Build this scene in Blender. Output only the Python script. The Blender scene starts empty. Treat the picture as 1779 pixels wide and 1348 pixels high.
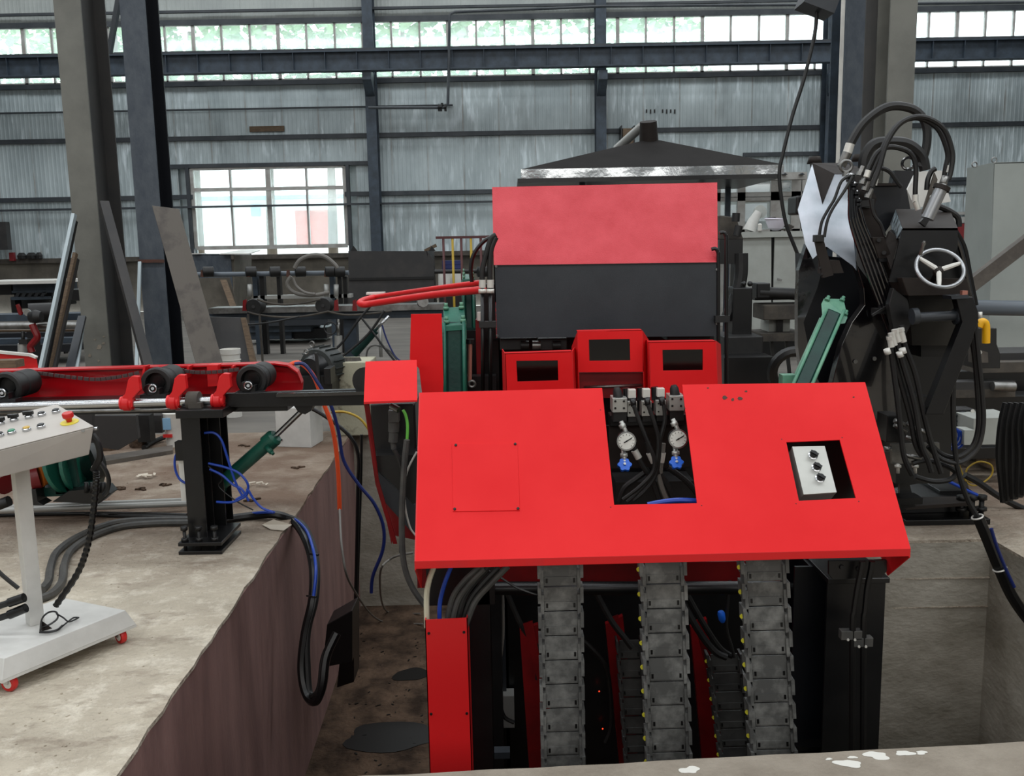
import bpy, bmesh, math, random
from mathutils import Vector, Matrix
from mathutils.geometry import tessellate_polygon
random.seed(7)
S = bpy.context.scene
COL = S.collection

# ------------------------------------------------------------------ camera
F_PX, IW, IH = 1600.0, 1779.0, 1348.0
EYE = Vector((0, 0, 1.5))
PITCH, ROLL = math.atan(244 / 1600.0), math.radians(1.05)
FW = Vector((0, math.cos(PITCH), -math.sin(PITCH)))
U0 = Vector((0, math.sin(PITCH), math.cos(PITCH)))
R0 = Vector((1, 0, 0))
RT = R0 * math.cos(ROLL) - U0 * math.sin(ROLL)
UP = U0 * math.cos(ROLL) + R0 * math.sin(ROLL)
cam_d = bpy.data.cameras.new('camera')
cam_d.sensor_fit = 'HORIZONTAL'; cam_d.sensor_width = 36.0
cam_d.lens = F_PX / IW * 36.0
cam_d.clip_start = 0.05; cam_d.clip_end = 300
cam = bpy.data.objects.new('camera', cam_d); COL.objects.link(cam)
M = Matrix((RT, UP, -FW)).transposed().to_4x4(); M.translation = EYE
cam.matrix_world = M
S.camera = cam

# ------------------------------------------------------------------ light
def lin(c):
    c = c / 255.0
    return c / 12.92 if c <= 0.04045 else ((c + 0.055) / 1.055) ** 2.4
def L3(rgb): return tuple(lin(c) for c in rgb)

w = bpy.data.worlds.new('overcast_sky'); S.world = w; w.use_nodes = True
bg = w.node_tree.nodes['Background']
bg.inputs[0].default_value = (0.86, 0.95, 1.0, 1); bg.inputs[1].default_value = 5.0

def area(name, loc, sx, sy, power, rot=(0, 0, 0), col=(0.93, 0.97, 1.0)):
    d = bpy.data.lights.new(name, 'AREA'); d.shape = 'RECTANGLE'; d.size = sx; d.size_y = sy
    d.energy = power; d.color = col
    o = bpy.data.objects.new(name, d); COL.objects.link(o); o.location = loc; o.rotation_euler = rot
    return o
# translucent skylight strips in the roof, running along the hall, and an added fill light behind the viewer
for yy, pw in ((-5, 900), (1.5, 1150), (8, 900), (14.5, 800), (21, 950)):
    area('skylight', (0, yy, 10.3), 30, 1.6, pw)
area('front_fill', (0, -9.3, 5.6), 26, 3.2, 620, (math.radians(80), 0, 0), (1.0, 0.97, 0.93))

S.view_settings.view_transform = 'Standard'; S.view_settings.look = 'None'
S.view_settings.gamma = 1.0; S.view_settings.use_curve_mapping = False
S.view_settings.exposure = 0.0

# ------------------------------------------------------------------ projection helpers (points in the hall)
def ray(px, py):
    return FW + RT * ((px - IW / 2) / F_PX) + UP * ((IH / 2 - py) / F_PX)
def A(px, py, Y):
    d = ray(px, py); return EYE + d * (Y / d.y)
def G(px, py, z=0.0):
    d = ray(px, py); return EYE + d * ((z - EYE.z) / d.z)
def PL(px, py, p0, n):
    d = ray(px, py); return EYE + d * ((p0 - EYE).dot(n) / d.dot(n))
def PX(l, Y=None):
    return [A(p[0], p[1], p[2] if len(p) > 2 else Y) for p in l]
def pxm(Y): return Y / F_PX * 1.01          # metres per pixel at distance Y

# ------------------------------------------------------------------ materials
MT = {}
def mat(name, rgb, rough=0.6, metal=0.0, rgb2=None, scale=6.0, bump=0.0, bscale=40.0, emit=0, spec=0.5,
        stretch=(1, 1, 1), contrast=(0.35, 0.65), detail=6, coat=0.0, rvar=0.0):
    m = bpy.data.materials.new(name); m.use_nodes = True
    nt = m.node_tree; N = nt.nodes; L = nt.links; b = N['Principled BSDF']
    c1 = L3(rgb)
    b.inputs['Base Color'].default_value = (*c1, 1)
    b.inputs['Roughness'].default_value = rough; b.inputs['Metallic'].default_value = metal
    b.inputs['Specular IOR Level'].default_value = spec
    b.inputs['Coat Weight'].default_value = coat
    tc = N.new('ShaderNodeNewGeometry'); mp = N.new('ShaderNodeMapping'); mp.inputs['Scale'].default_value = stretch
    L.new(tc.outputs['Position'], mp.inputs['Vector'])
    if rgb2:
        n = N.new('ShaderNodeTexNoise'); n.inputs['Scale'].default_value = scale; n.inputs['Detail'].default_value = detail
        n.inputs['Roughness'].default_value = 0.62
        r = N.new('ShaderNodeValToRGB'); r.color_ramp.elements[0].position = contrast[0]; r.color_ramp.elements[1].position = contrast[1]
        r.color_ramp.elements[0].color = (*c1, 1); r.color_ramp.elements[1].color = (*L3(rgb2), 1)
        L.new(mp.outputs[0], n.inputs['Vector']); L.new(n.outputs[0], r.inputs[0]); L.new(r.outputs[0], b.inputs['Base Color'])
        if rvar:
            mr = N.new('ShaderNodeMapRange'); mr.inputs[1].default_value = contrast[0]; mr.inputs[2].default_value = contrast[1]
            mr.inputs[3].default_value = rough; mr.inputs[4].default_value = rough + rvar
            L.new(n.outputs[0], mr.inputs[0]); L.new(mr.outputs[0], b.inputs['Roughness'])
    if bump:
        n2 = N.new('ShaderNodeTexNoise'); n2.inputs['Scale'].default_value = bscale; n2.inputs['Detail'].default_value = 5
        bp = N.new('ShaderNodeBump'); bp.inputs['Strength'].default_value = bump; bp.inputs['Distance'].default_value = 0.02
        L.new(mp.outputs[0], n2.inputs['Vector']); L.new(n2.outputs[0], bp.inputs['Height']); L.new(bp.outputs[0], b.inputs['Normal'])
    if emit:
        b.inputs['Emission Color'].default_value = (*c1, 1); b.inputs['Emission Strength'].default_value = emit
    MT[name] = m
    return m

mat('red', (221, 12, 19), 0.5, rgb2=(232, 30, 33), scale=1.7, bump=0.02, bscale=300, spec=0.25)
mat('red_haze', (196, 40, 52), 0.5, rgb2=(214, 66, 76), scale=7, bump=0.12, bscale=220, spec=0.5, contrast=(0.3, 0.7))  # paler red: glare on the upper guard panel put into the colour
mat('red_duct', (214, 24, 28), 0.4, rgb2=(196, 34, 38), scale=4, contrast=(0.55, 0.72))
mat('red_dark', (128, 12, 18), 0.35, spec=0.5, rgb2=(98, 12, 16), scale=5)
mat('red_gloss', (190, 8, 22), 0.3, coat=0.3)
mat('slate', (40, 44, 49), 0.42, rgb2=(50, 54, 59), scale=5, bump=0.03, bscale=200, contrast=(0.3, 0.7))
mat('black', (11, 11, 13), 0.32, rgb2=(19, 19, 20), scale=7, spec=0.5, bump=0.02, bscale=120)
mat('black_gloss', (14, 13, 16), 0.16, rgb2=(26, 26, 29), scale=9, spec=0.9, coat=1.0, contrast=(0.5, 0.75), rvar=0.35, bump=0.05, bscale=9)
mat('black_brown', (40, 34, 31), 0.6, spec=0.2, rgb2=(46, 41, 38), scale=8)
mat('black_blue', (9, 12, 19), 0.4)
mat('rubber', (16, 16, 17), 0.5, rgb2=(28, 27, 26), scale=14, bump=0.03, bscale=150)
mat('rubber_grey', (58, 58, 57), 0.55, rgb2=(78, 76, 72), scale=14)
mat('plastic_black', (11, 11, 12), 0.35)
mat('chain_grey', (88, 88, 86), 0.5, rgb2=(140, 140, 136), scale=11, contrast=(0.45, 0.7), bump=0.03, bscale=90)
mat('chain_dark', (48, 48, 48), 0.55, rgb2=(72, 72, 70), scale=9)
mat('yellow_plug', (222, 214, 60), 0.5)
mat('chrome', (190, 192, 194), 0.24, metal=1.0)
mat('steel', (150, 150, 148), 0.35, metal=0.9, rgb2=(110, 108, 104), scale=9)
mat('steel_paint', (170, 170, 166), 0.45, metal=0.4)
mat('stainless', (192, 192, 186), 0.38, metal=0.6, rgb2=(176, 176, 170), scale=5)
mat('crimp', (214, 212, 204), 0.35, metal=0.3)
mat('green', (36, 108, 88), 0.38, rgb2=(26, 84, 70), scale=6, bump=0.05, bscale=90)
mat('green_pale', (106, 158, 130), 0.42, rgb2=(84, 138, 116), scale=14, bump=0.06, bscale=60)
mat('green_dark', (14, 58, 50), 0.4, spec=.3, rgb2=(10, 42, 38), scale=6, bump=0.05, bscale=60)
mat('white_paint', (222, 220, 212), 0.45, rgb2=(206, 204, 198), scale=5)
mat('beige_paint', (186, 180, 172), 0.5, rgb2=(172, 166, 160), scale=3, bump=0.03, bscale=300)
mat('cart_white', (214, 213, 208), 0.45, rgb2=(194, 193, 188), scale=4)
mat('concrete', (164, 154, 138), 0.9, rgb2=(198, 188, 170), scale=2.2, bump=0.9, bscale=34, contrast=(0.3, 0.68), spec=0.25, detail=10)
def floor_mat():
    m = MT['concrete']; nt = m.node_tree; N = nt.nodes; L = nt.links; b = N['Principled BSDF']
    src = b.inputs['Base Color'].links[0].from_socket; g = N.new('ShaderNodeNewGeometry')
    def noise(scale, st=(1, 1, 1), det=8, ro=.6):
        mp = N.new('ShaderNodeMapping'); mp.inputs['Scale'].default_value = st; L.new(g.outputs['Position'], mp.inputs['Vector'])
        n = N.new('ShaderNodeTexNoise'); n.inputs['Scale'].default_value = scale; n.inputs['Detail'].default_value = det; n.inputs['Roughness'].default_value = ro; L.new(mp.outputs[0], n.inputs['Vector']); return n.outputs[0]
    def mr(sock, a, b_, c, d):
        r = N.new('ShaderNodeMapRange'); r.inputs[1].default_value = a; r.inputs[2].default_value = b_; r.inputs[3].default_value = c; r.inputs[4].default_value = d; L.new(sock, r.inputs[0]); return r.outputs[0]
    def mix(fac, c0, c1):
        q = N.new('ShaderNodeMixRGB'); L.new(fac, q.inputs[0]); L.new(c0, q.inputs[1]); q.inputs[2].default_value = (*L3(c1), 1); return q.outputs[0]
    c = mix(mr(noise(7, det=12, ro=.75), .5, .62, 0, .55), src, (226, 218, 202))
    c = mix(mr(noise(3, (1, 2.2, 1), 12, .7), .54, .64, 0, .5), c, (124, 110, 96))
    sx = N.new('ShaderNodeSeparateXYZ'); L.new(g.outputs['Position'], sx.inputs[0])
    dirt = N.new('ShaderNodeMath'); dirt.operation = 'MULTIPLY'; L.new(mr(sx.outputs[1], 3.9, 5.2, 0, 1), dirt.inputs[0]); L.new(mr(noise(1.6, det=9), .3, .55, .45, .95), dirt.inputs[1])
    c = mix(dirt.outputs[0], c, (108, 88, 74))
    L.new(c, b.inputs['Base Color'])
floor_mat()
mat('ledge', (122, 113, 101), 0.85, rgb2=(150, 141, 128), scale=5, bump=0.35, bscale=60, contrast=(0.3, 0.7), spec=0.25)
mat('dirt', (98, 80, 66), 0.95, rgb2=(52, 42, 35), scale=5, bump=1.0, bscale=28, spec=0.1)
mat('oil', (12, 11, 10), 0.45, spec=0.25)
mat('paint_splat', (214, 212, 204), 0.7)
mat('pit_red', (142, 112, 106), 0.8, rgb2=(120, 94, 90), scale=2.2, stretch=(3, 3, 0.6), bump=0.2, bscale=30, spec=0.2, detail=8)
mat('pit_grey', (168, 162, 150), 0.85, rgb2=(136, 130, 117), scale=3.2, stretch=(1, 1, 1.6), bump=0.3, bscale=26, spec=0.25, detail=8)
mat('far_floor', (114, 109, 102), 0.75, rgb2=(90, 86, 81), scale=1.5, spec=0.4, stretch=(0.5, 2, 1))
mat('low_wall', (100, 94, 84), 0.9, rgb2=(58, 54, 48), scale=1.1, bump=0.3, bscale=12, detail=10, contrast=(0.35, 0.7))
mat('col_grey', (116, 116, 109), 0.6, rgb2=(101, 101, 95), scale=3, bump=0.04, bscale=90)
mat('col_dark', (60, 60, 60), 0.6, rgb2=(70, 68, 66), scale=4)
mat('col_blue', (58, 66, 76), 0.6, rgb2=(80, 87, 94), scale=9, bump=0.08, bscale=70, contrast=(0.35, 0.7), stretch=(1, 1, 0.6))
mat('beam_blue', (58, 70, 82), 0.55, rgb2=(42, 51, 60), scale=5)
mat('purlin', (38, 45, 51), 0.55, rgb2=(62, 66, 70), scale=2)
mat('frame_white', (176, 176, 172), 0.5, rgb2=(150, 146, 140), scale=4)
mat('plate_brown', (90, 84, 77), 0.6, rgb2=(74, 68, 63), scale=4, contrast=(0.5, 0.6), bump=0.03)
mat('plate_dark', (46, 45, 45), 0.5, rgb2=(62, 58, 56), scale=3, contrast=(0.45, 0.75))
mat('rust', (92, 54, 42), 0.8, rgb2=(70, 50, 42), scale=20)
mat('angle_pale', (176, 188, 192), 0.45, metal=0.3)
mat('dusty', (82, 76, 68), 0.8, rgb2=(58, 54, 50), scale=8, bump=0.1)
mat('cabinet', (174, 178, 172), 0.5, rgb2=(160, 162, 156), scale=3)
mat('enclosure', (158, 164, 160), 0.5, rgb2=(148, 154, 150), scale=2)
mat('pipe_grey', (96, 104, 112), 0.45)
mat('canopy_dark', (34, 32, 31), 0.85, spec=.15, rgb2=(40, 38, 37), scale=2)
mat('foil', (216, 220, 222), 0.2, metal=0.9, bump=0.9, bscale=3.0)
mat('wood', (112, 94, 74), 0.8, rgb2=(86, 70, 56), scale=12, stretch=(1, 6, 6))
mat('yellow', (240, 178, 20), 0.4)
mat('yellow_rail', (180, 150, 50), 0.6)
mat('brown_rail', (84, 44, 44), 0.6)
mat('blue_hose', (22, 62, 160), 0.35)
mat('blue_dark', (20, 34, 92), 0.4)
mat('blue_wheel', (24, 96, 206), 0.3)
mat('orange_hose', (236, 84, 40), 0.4)
mat('cream_hose', (206, 200, 176), 0.5)
mat('grey_hose', (112, 108, 102), 0.5)
mat('lime', (110, 200, 80), 0.5)
mat('estop_red', (196, 36, 34), 0.35)
mat('estop_yellow', (222, 206, 70), 0.5)
mat('btn_green', (50, 128, 96), 0.35)
mat('btn_amber', (196, 160, 70), 0.35)
mat('amber', (190, 104, 36), 0.5)
mat('maroon', (118, 30, 34), 0.35)
mat('copper', (190, 128, 112), 0.35, metal=0.5)
mat('motor', (34, 40, 40), 0.5, rgb2=(52, 54, 52), scale=10)
mat('block_cream', (172, 168, 146), 0.8, rgb2=(120, 114, 96), scale=7, contrast=(0.55, 0.65), bump=0.2)
mat('paper', (196, 186, 170), 0.8)
mat('dial', (226, 226, 218), 0.5)
mat('foliage', (110, 146, 116), 0.8, rgb2=(168, 196, 150), scale=1)
mat('bark', (90, 80, 70), 0.9)
mat('outside_white', (236, 238, 238), 0.8)
mat('outside_blue', (130, 170, 200), 0.7)
mat('outside_red', (200, 90, 80), 0.7)
mat('outside_ground', (190, 188, 180), 0.9)
mat('helmet', (216, 212, 222), 0.4)
mat('ply', (176, 180, 176), 0.5)
mat('hall', (120, 124, 126), 0.9)
mat('led', (255, 60, 30), 0.5, emit=2)

# galvanised sheet: bright sheen streaks painted in, patches of dirt
def sheet_mat():
    m = mat('sheet', (188, 200, 202), 0.42, metal=0.12, rgb2=(150, 162, 165), scale=0.9, stretch=(1.6, 1, 0.5), bump=0.12, bscale=5, contrast=(0.3, 0.72), detail=9)
    nt = m.node_tree; N = nt.nodes; L = nt.links; b = N['Principled BSDF']
    src = b.inputs['Base Color'].links[0].from_socket
    g = N.new('ShaderNodeNewGeometry')
    def noise(scale, st, det=4):
        mp = N.new('ShaderNodeMapping'); mp.inputs['Scale'].default_value = st; L.new(g.outputs['Position'], mp.inputs['Vector'])
        n = N.new('ShaderNodeTexNoise'); n.inputs['Scale'].default_value = scale; n.inputs['Detail'].default_value = det; L.new(mp.outputs[0], n.inputs['Vector']); return n.outputs[0]
    def mr(sock, a, b_, c, d):
        r = N.new('ShaderNodeMapRange'); r.inputs[1].default_value = a; r.inputs[2].default_value = b_; r.inputs[3].default_value = c; r.inputs[4].default_value = d; L.new(sock, r.inputs[0]); return r.outputs[0]
    def mul(a, b_):
        q = N.new('ShaderNodeMath'); q.operation = 'MULTIPLY'; L.new(a, q.inputs[0]); L.new(b_, q.inputs[1]); return q.outputs[0]
    def mix(fac, c0, c1):
        q = N.new('ShaderNodeMixRGB'); L.new(fac, q.inputs[0]); L.new(c0, q.inputs[1]); q.inputs[2].default_value = (*L3(c1), 1); return q.outputs[0]
    sheen_streak = mul(mr(noise(1.0, (9, 1, 1.6), 7), .52, .66, 0, 1), mr(noise(.5, (.7, 1, 1.1)), .45, .6, 0, 1))
    c = mix(sheen_streak, src, (214, 226, 230))
    grime = mr(noise(1.2, (1, 1, .5), 9), .55, .75, 0, .5)
    c = mix(grime, c, (92, 96, 96))
    # rusty joint every sheet width
    sx = N.new('ShaderNodeSeparateXYZ'); L.new(g.outputs['Position'], sx.inputs[0])
    q = N.new('ShaderNodeMath'); q.operation = 'MULTIPLY_ADD'; q.inputs[1].default_value = 1 / 0.935; q.inputs[2].default_value = SEAM; L.new(sx.outputs[0], q.inputs[0])
    fr = N.new('ShaderNodeMath'); fr.operation = 'FRACT'; L.new(q.outputs[0], fr.inputs[0])
    seam = mul(mr(fr.outputs[0], 0, .05, .75, 0), mr(noise(1.5, (.3, 1, 1)), .4, .6, .15, 1))
    c = mix(seam, c, (120, 106, 92))
    L.new(c, b.inputs['Base Color'])
SEAM = 50 - A(740, 200, 24.6).x / 0.935
sheet_mat()
mat('sheet_upper', (176, 182, 178), 0.5, rgb2=(156, 162, 160), scale=0.8)

def glassy(name, tint, haze, rough=0.05):
    m = bpy.data.materials.new(name); m.use_nodes = True; nt = m.node_tree; N = nt.nodes; L = nt.links
    for n in list(N): N.remove(n)
    out = N.new('ShaderNodeOutputMaterial'); tr = N.new('ShaderNodeBsdfTransparent'); tr.inputs[0].default_value = (*tint, 1)
    df = N.new('ShaderNodeBsdfTranslucent'); df.inputs[0].default_value = (0.8, 0.85, 0.85, 1)
    gl = N.new('ShaderNodeBsdfGlossy'); gl.inputs['Roughness'].default_value = rough
    m1 = N.new('ShaderNodeMixShader'); m1.inputs[0].default_value = haze
    m2 = N.new('ShaderNodeMixShader'); m2.inputs[0].default_value = 0.06
    L.new(tr.outputs[0], m1.inputs[1]); L.new(df.outputs[0], m1.inputs[2]); L.new(m1.outputs[0], m2.inputs[1]); L.new(gl.outputs[0], m2.inputs[2])
    L.new(m2.outputs[0], out.inputs[0]); MT[name] = m; return m
glassy('pane_glass', (0.95, 0.98, 0.98), 0.22)
glassy('smoked', (0.14, 0.12, 0.12), 0.03, 0.12)

# ------------------------------------------------------------------ mesh helpers
def sp(pts, k=6, closed=False):
    pts = [Vector(p) for p in pts]
    if len(pts) < 3 and not closed: return pts
    out = []; n = len(pts)
    rng = range(n) if closed else range(n - 1)
    for i in rng:
        if closed: p0, p1, p2, p3 = pts[i - 1], pts[i], pts[(i + 1) % n], pts[(i + 2) % n]
        else: p0, p1, p2, p3 = pts[max(i - 1, 0)], pts[i], pts[i + 1], pts[min(i + 2, n - 1)]
        for j in range(k):
            t = j / k; t2 = t * t; t3 = t2 * t
            out.append(0.5 * ((2 * p1) + (p2 - p0) * t + (2 * p0 - 5 * p1 + 4 * p2 - p3) * t2 + (3 * p1 - p0 - 3 * p2 + p3) * t3))
    if not closed: out.append(pts[-1])
    return out
def basis(ax):
    ax = Vector(ax).normalized(); t = Vector((0, 0, 1)) if abs(ax.z) < 0.9 else Vector((1, 0, 0))
    a = ax.cross(t).normalized(); return ax, a, a.cross(ax).normalized()
class MB:
    def __init__(s): s.v = []; s.f = []; s.s = []
    def pboxz(s, x0, y0, x1, Y, dep, z):      # the same, standing on height z
        a = A(x0, y0, Y); b = A(x1, y0, Y); return s.box(a.x, b.x, Y, Y + dep, z, a.z)
    def add(s, v, f, sm=False):
        o = len(s.v); s.v += [Vector(p) for p in v]; s.f += [tuple(i + o for i in q) for q in f]; s.s += [sm] * len(f); return s
    def hexa(s, p): return s.add(p, [(3, 2, 1, 0), (4, 5, 6, 7), (0, 1, 5, 4), (1, 2, 6, 5), (2, 3, 7, 6), (3, 0, 4, 7)])
    def box(s, x0, x1, y0, y1, z0, z1):
        return s.hexa([(x0, y0, z0), (x1, y0, z0), (x1, y1, z0), (x0, y1, z0), (x0, y0, z1), (x1, y0, z1), (x1, y1, z1), (x0, y1, z1)])
    def cbox(s, c, sz, R=None):
        c = Vector(c); h = [x / 2 for x in sz]; R = R or Matrix.Identity(3); p = []
        for z in (-1, 1):
            for x, y in ((-1, -1), (1, -1), (1, 1), (-1, 1)): p.append(c + R @ Vector((x * h[0], y * h[1], z * h[2])))
        return s.hexa(p)
    def bar(s, p0, p1, wd, th, side=None):
        p0, p1 = Vector(p0), Vector(p1); d = (p1 - p0).normalized()
        sd = Vector(side) if side is not None else basis(d)[1]
        sd = (sd - d * sd.dot(d)).normalized(); nn = d.cross(sd); p = []
        for q in (p0, p1):
            for a, b in ((-1, -1), (1, -1), (1, 1), (-1, 1)): p.append(q + sd * a * wd / 2 + nn * b * th / 2)
        return s.hexa(p)
    def pbox(s, x0, y0, x1, y1, Y, dep):      # front face spans the two points at distance Y
        a = A(x0, y0, Y); b = A(x1, y1, Y)
        return s.box(min(a.x, b.x), max(a.x, b.x), Y, Y + dep, min(a.z, b.z), max(a.z, b.z))
    def tube(s, pts, r, n=8, closed=False, caps=True):
        pts = [Vector(p) for p in pts]; m = len(pts); rr = r if isinstance(r, (list, tuple)) else [r] * m
        tg = []
        for i in range(m):
            a = pts[(i - 1) % m] if (closed or i > 0) else pts[i]; b = pts[(i + 1) % m] if (closed or i < m - 1) else pts[i]
            t = (b - a); tg.append(t.normalized() if t.length > 1e-9 else Vector((0, 0, 1)))
        _, a, b = basis(tg[0]); V = []
        for i in range(m):
            a = (a - tg[i] * a.dot(tg[i])).normalized(); b = tg[i].cross(a)
            for k in range(n):
                th = 2 * math.pi * k / n; V.append(pts[i] + (a * math.cos(th) + b * math.sin(th)) * rr[i])
        Fc = []
        for i in range(m if closed else m - 1):
            j = (i + 1) % m
            for k in range(n): Fc.append((i * n + k, i * n + (k + 1) % n, j * n + (k + 1) % n, j * n + k))
        s.add(V, Fc, True)
        if caps and not closed:
            o = len(s.v) - len(V); s.f += [tuple(o + k for k in range(n))[::-1], tuple(o + (m - 1) * n + k for k in range(n))]; s.s += [False, False]
        return s
    def cyl(s, p0, p1, r0, r1=None, n=16): return s.tube([p0, p1], [r0, r1 if r1 is not None else r0], n)
    def lathe(s, prof, org, ax, n=20, smooth=True):
        org = Vector(org); ax, a, b = basis(ax); V = []; m = len(prof)
        for r, h in prof:
            for k in range(n):
                th = 2 * math.pi * k / n; V.append(org + ax * h + (a * math.cos(th) + b * math.sin(th)) * max(r, 1e-5))
        Fc = [(i * n + k, i * n + (k + 1) % n, (i + 1) * n + (k + 1) % n, (i + 1) * n + k) for i in range(m - 1) for k in range(n)]
        s.add(V, Fc, smooth); o = len(s.v) - len(V)
        s.f += [tuple(o + k for k in range(n))[::-1], tuple(o + (m - 1) * n + k for k in range(n))]; s.s += [False, False]
        return s
    def ball(s, c, r, n=12, sc=1.0):
        k = 7; return s.lathe([(r * math.sin(math.pi * i / k), -r * sc * math.cos(math.pi * i / k)) for i in range(k + 1)], c, (0, 0, 1), n)
    def torus(s, c, ax, R, r, n=28, m=8):
        ax, a, b = basis(ax); c = Vector(c)
        return s.tube([c + (a * math.cos(2 * math.pi * k / n) + b * math.sin(2 * math.pi * k / n)) * R for k in range(n)], r, m, True)
    def prism(s, outer, vec, holes=()):       # flat outline (3D points), extruded by vec
        loops = [[Vector(p) for p in outer]] + [[Vector(p) for p in h] for h in holes]; vec = Vector(vec)
        tris = tessellate_polygon(loops); fl = [p for l in loops for p in l]; n = len(fl)
        Fc = []
        for t in tris: Fc.append(tuple(t)); Fc.append(tuple(i + n for i in t[::-1]))
        o = 0
        for l in loops:
            k = len(l)
            for i in range(k): Fc.append((o + i, o + (i + 1) % k, n + o + (i + 1) % k, n + o + i))
            o += k
        return s.add(fl + [p + vec for p in fl], Fc)
    def pp(s, l, Y, dep, holes=()):
        return s.prism(PX(l, Y), (0, dep, 0), [PX(h, Y) for h in holes])
    def build(s, name, m, parent=None, bevel=0, label=None, cat=None, group=None, kind=None, origin=None):
        me = bpy.data.meshes.new(name)
        if parent is not None:
            r = parent; off = Vector((0, 0, 0))
            while r is not None: off += r.location; r = r.parent
        else:
            if origin is not None: off = Vector(origin)
            else:
                xs = [v.x for v in s.v]; ys = [v.y for v in s.v]; zs = [v.z for v in s.v]
                off = Vector(((min(xs) + max(xs)) / 2, (min(ys) + max(ys)) / 2, min(zs)))
        me.from_pydata([v - off for v in s.v], [], s.f); me.polygons.foreach_set('use_smooth', s.s)
        bm = bmesh.new(); bm.from_mesh(me)
        bmesh.ops.recalc_face_normals(bm, faces=bm.faces)
        for e in bm.edges:
            if len(e.link_faces) == 2 and e.calc_face_angle(0) > 0.62: e.smooth = False
        bm.to_mesh(me); bm.free()
        me.materials.append(MT[m] if isinstance(m, str) else m)
        o = bpy.data.objects.new(name, me); COL.objects.link(o)
        if parent is not None: o.parent = parent
        else: o.location = off
        if bevel:
            b = o.modifiers.new('bevel', 'BEVEL'); b.width = bevel; b.segments = 2; b.limit_method = 'ANGLE'; b.angle_limit = 0.7
        tag(o, label, cat, group, kind)
        return o
def tag(o, label=None, cat=None, group=None, kind=None):
    if label: o['label'] = label
    if cat: o['category'] = cat
    if group: o['group'] = group
    if kind: o['kind'] = kind
def T(name, label, cat, loc, group=None):
    o = bpy.data.objects.new(name, None); COL.objects.link(o); o.location = loc; o.empty_display_size = 0.1
    tag(o, label, cat, group); return o
def inst(src, parent, d=(0, 0, 0), mtx=None):
    o = src.copy(); COL.objects.link(o); o.parent = parent
    if mtx is not None: o.matrix_local = mtx
    else: o.location = src.location + Vector(d)
    return o
def hose(name, pts, r, m, label=None, cat='hose', parent=None, k=7, n=8, group=None):
    return MB().tube(sp(pts, k), r, n).build(name, m, parent, label=label, cat=None if parent else cat, group=group)
def copy_tree(o, d=(0, 0, 0), label=None):
    c = o.copy(); COL.objects.link(c); c.location = o.location + Vector(d)
    if label: c['label'] = label
    for ch in list(o.children):
        e = ch.copy(); COL.objects.link(e); e.parent = c
        for g in list(ch.children):
            q = g.copy(); COL.objects.link(q); q.parent = e
    return c
mat('jaw_sheen', (166, 176, 184), 0.34, metal=0.6, rgb2=(206, 208, 216), scale=6, contrast=(0.3, 0.8), bump=0.04, bscale=12)  # pale base colour carries the sky reflection of glossy black plates
mat('scuffed', (70, 76, 80), 0.35, rgb2=(170, 186, 194), scale=22, contrast=(0.4, 0.6), bump=0.3, bscale=30)
mat('ram_steel', (150, 152, 154), 0.3, metal=0.6)
# ================================================================== STRUCTURE
WY = 24.6
def zw(px, py): return A(px, py, WY).z
def xw(px, py=300): return A(px, py, WY).x
# ---- pit outline at floor level
PD = -1.55
c_nl = G(201, 1348); c_a = G(543, 850)
dl = (c_nl - c_a)
l0 = G(640, 1348); l1 = G(1779, 1289)
def isect(p, d, q, e):
    t = ((q.x - p.x) * e.y - (q.y - p.y) * e.x) / (d.x * e.y - d.y * e.x); return Vector((p.x + d.x * t, p.y + d.y * t, 0))
NL = isect(c_nl, dl, l0, l1 - l0)
FLp = isect(c_nl, dl, Vector((0, 7.64, 0)), Vector((1, 0.02, 0)))
SX = 1.30                                      # where the far edge steps towards the viewer
FS = Vector((SX, FLp.y + 0.02 * (SX - FLp.x), 0))
r_c = G(1722, 936)
RS = Vector((SX, G(1560, 941).y, 0))
RC = Vector((r_c.x, r_c.y, 0))
rdir = Vector((-0.03, 1, 0))
NR = isect(RC, rdir, l0, l1 - l0)
def jit(a, b, n, amp):
    d = (b - a); nrm = Vector((-d.y, d.x, 0)).normalized(); out = []
    for i in range(n):
        t = i / n; out.append(a + d * t + (nrm * random.uniform(-amp, amp) if i else Vector((0, 0, 0))))
    return out
left_e = jit(NL, FLp, 46, 0.008)
f = MB()
f.prism([Vector((-17.9, NL.y, 0))] + left_e + [FLp, Vector((-17.9, FLp.y, 0))], (0, 0, -0.015))
f.build('floor', 'concrete', kind='structure')
MB().prism([Vector((-17.9, FLp.y, 0)), FLp, FS, Vector((17.9, FS.y, 0)), Vector((17.9, 24.4, 0)), Vector((-17.9, 24.4, 0))], (0, 0, -0.015)).build('floor_far', 'far_floor', kind='structure')
MB().prism([RS, RC, NR, Vector((17.9, NR.y, 0)), Vector((17.9, FS.y - .005, 0)), Vector((SX, FS.y - .005, 0))], (0, 0, -0.015)).build('floor_right', 'concrete', kind='structure')
fr = MB(); le = jit(NL, NR, 30, 0.004)
fr.prism([Vector((-17.9, -9.9, 0)), Vector((17.9, -9.9, 0)), Vector((17.9, NR.y, 0)), NR] + le[::-1][:-1] + [NL, Vector((-17.9, NL.y, 0))], (0, 0, -0.015)).build('floor_near', 'ledge', kind='structure')
def pwall(name, a, b, m, th=0.2):
    d = (b - a); nrm = Vector((d.y, -d.x, 0)).normalized() * th
    p = [a, b, b + nrm, a + nrm]
    MB().hexa([q + Vector((0, 0, PD)) for q in p] + [q + Vector((0, 0, -0.014)) for q in p]).build(name, m, kind='structure')
pwall('wall_pit_left', FLp, NL, 'pit_red'); pwall('wall_pit_back', FS, FLp, 'pit_grey')
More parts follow.
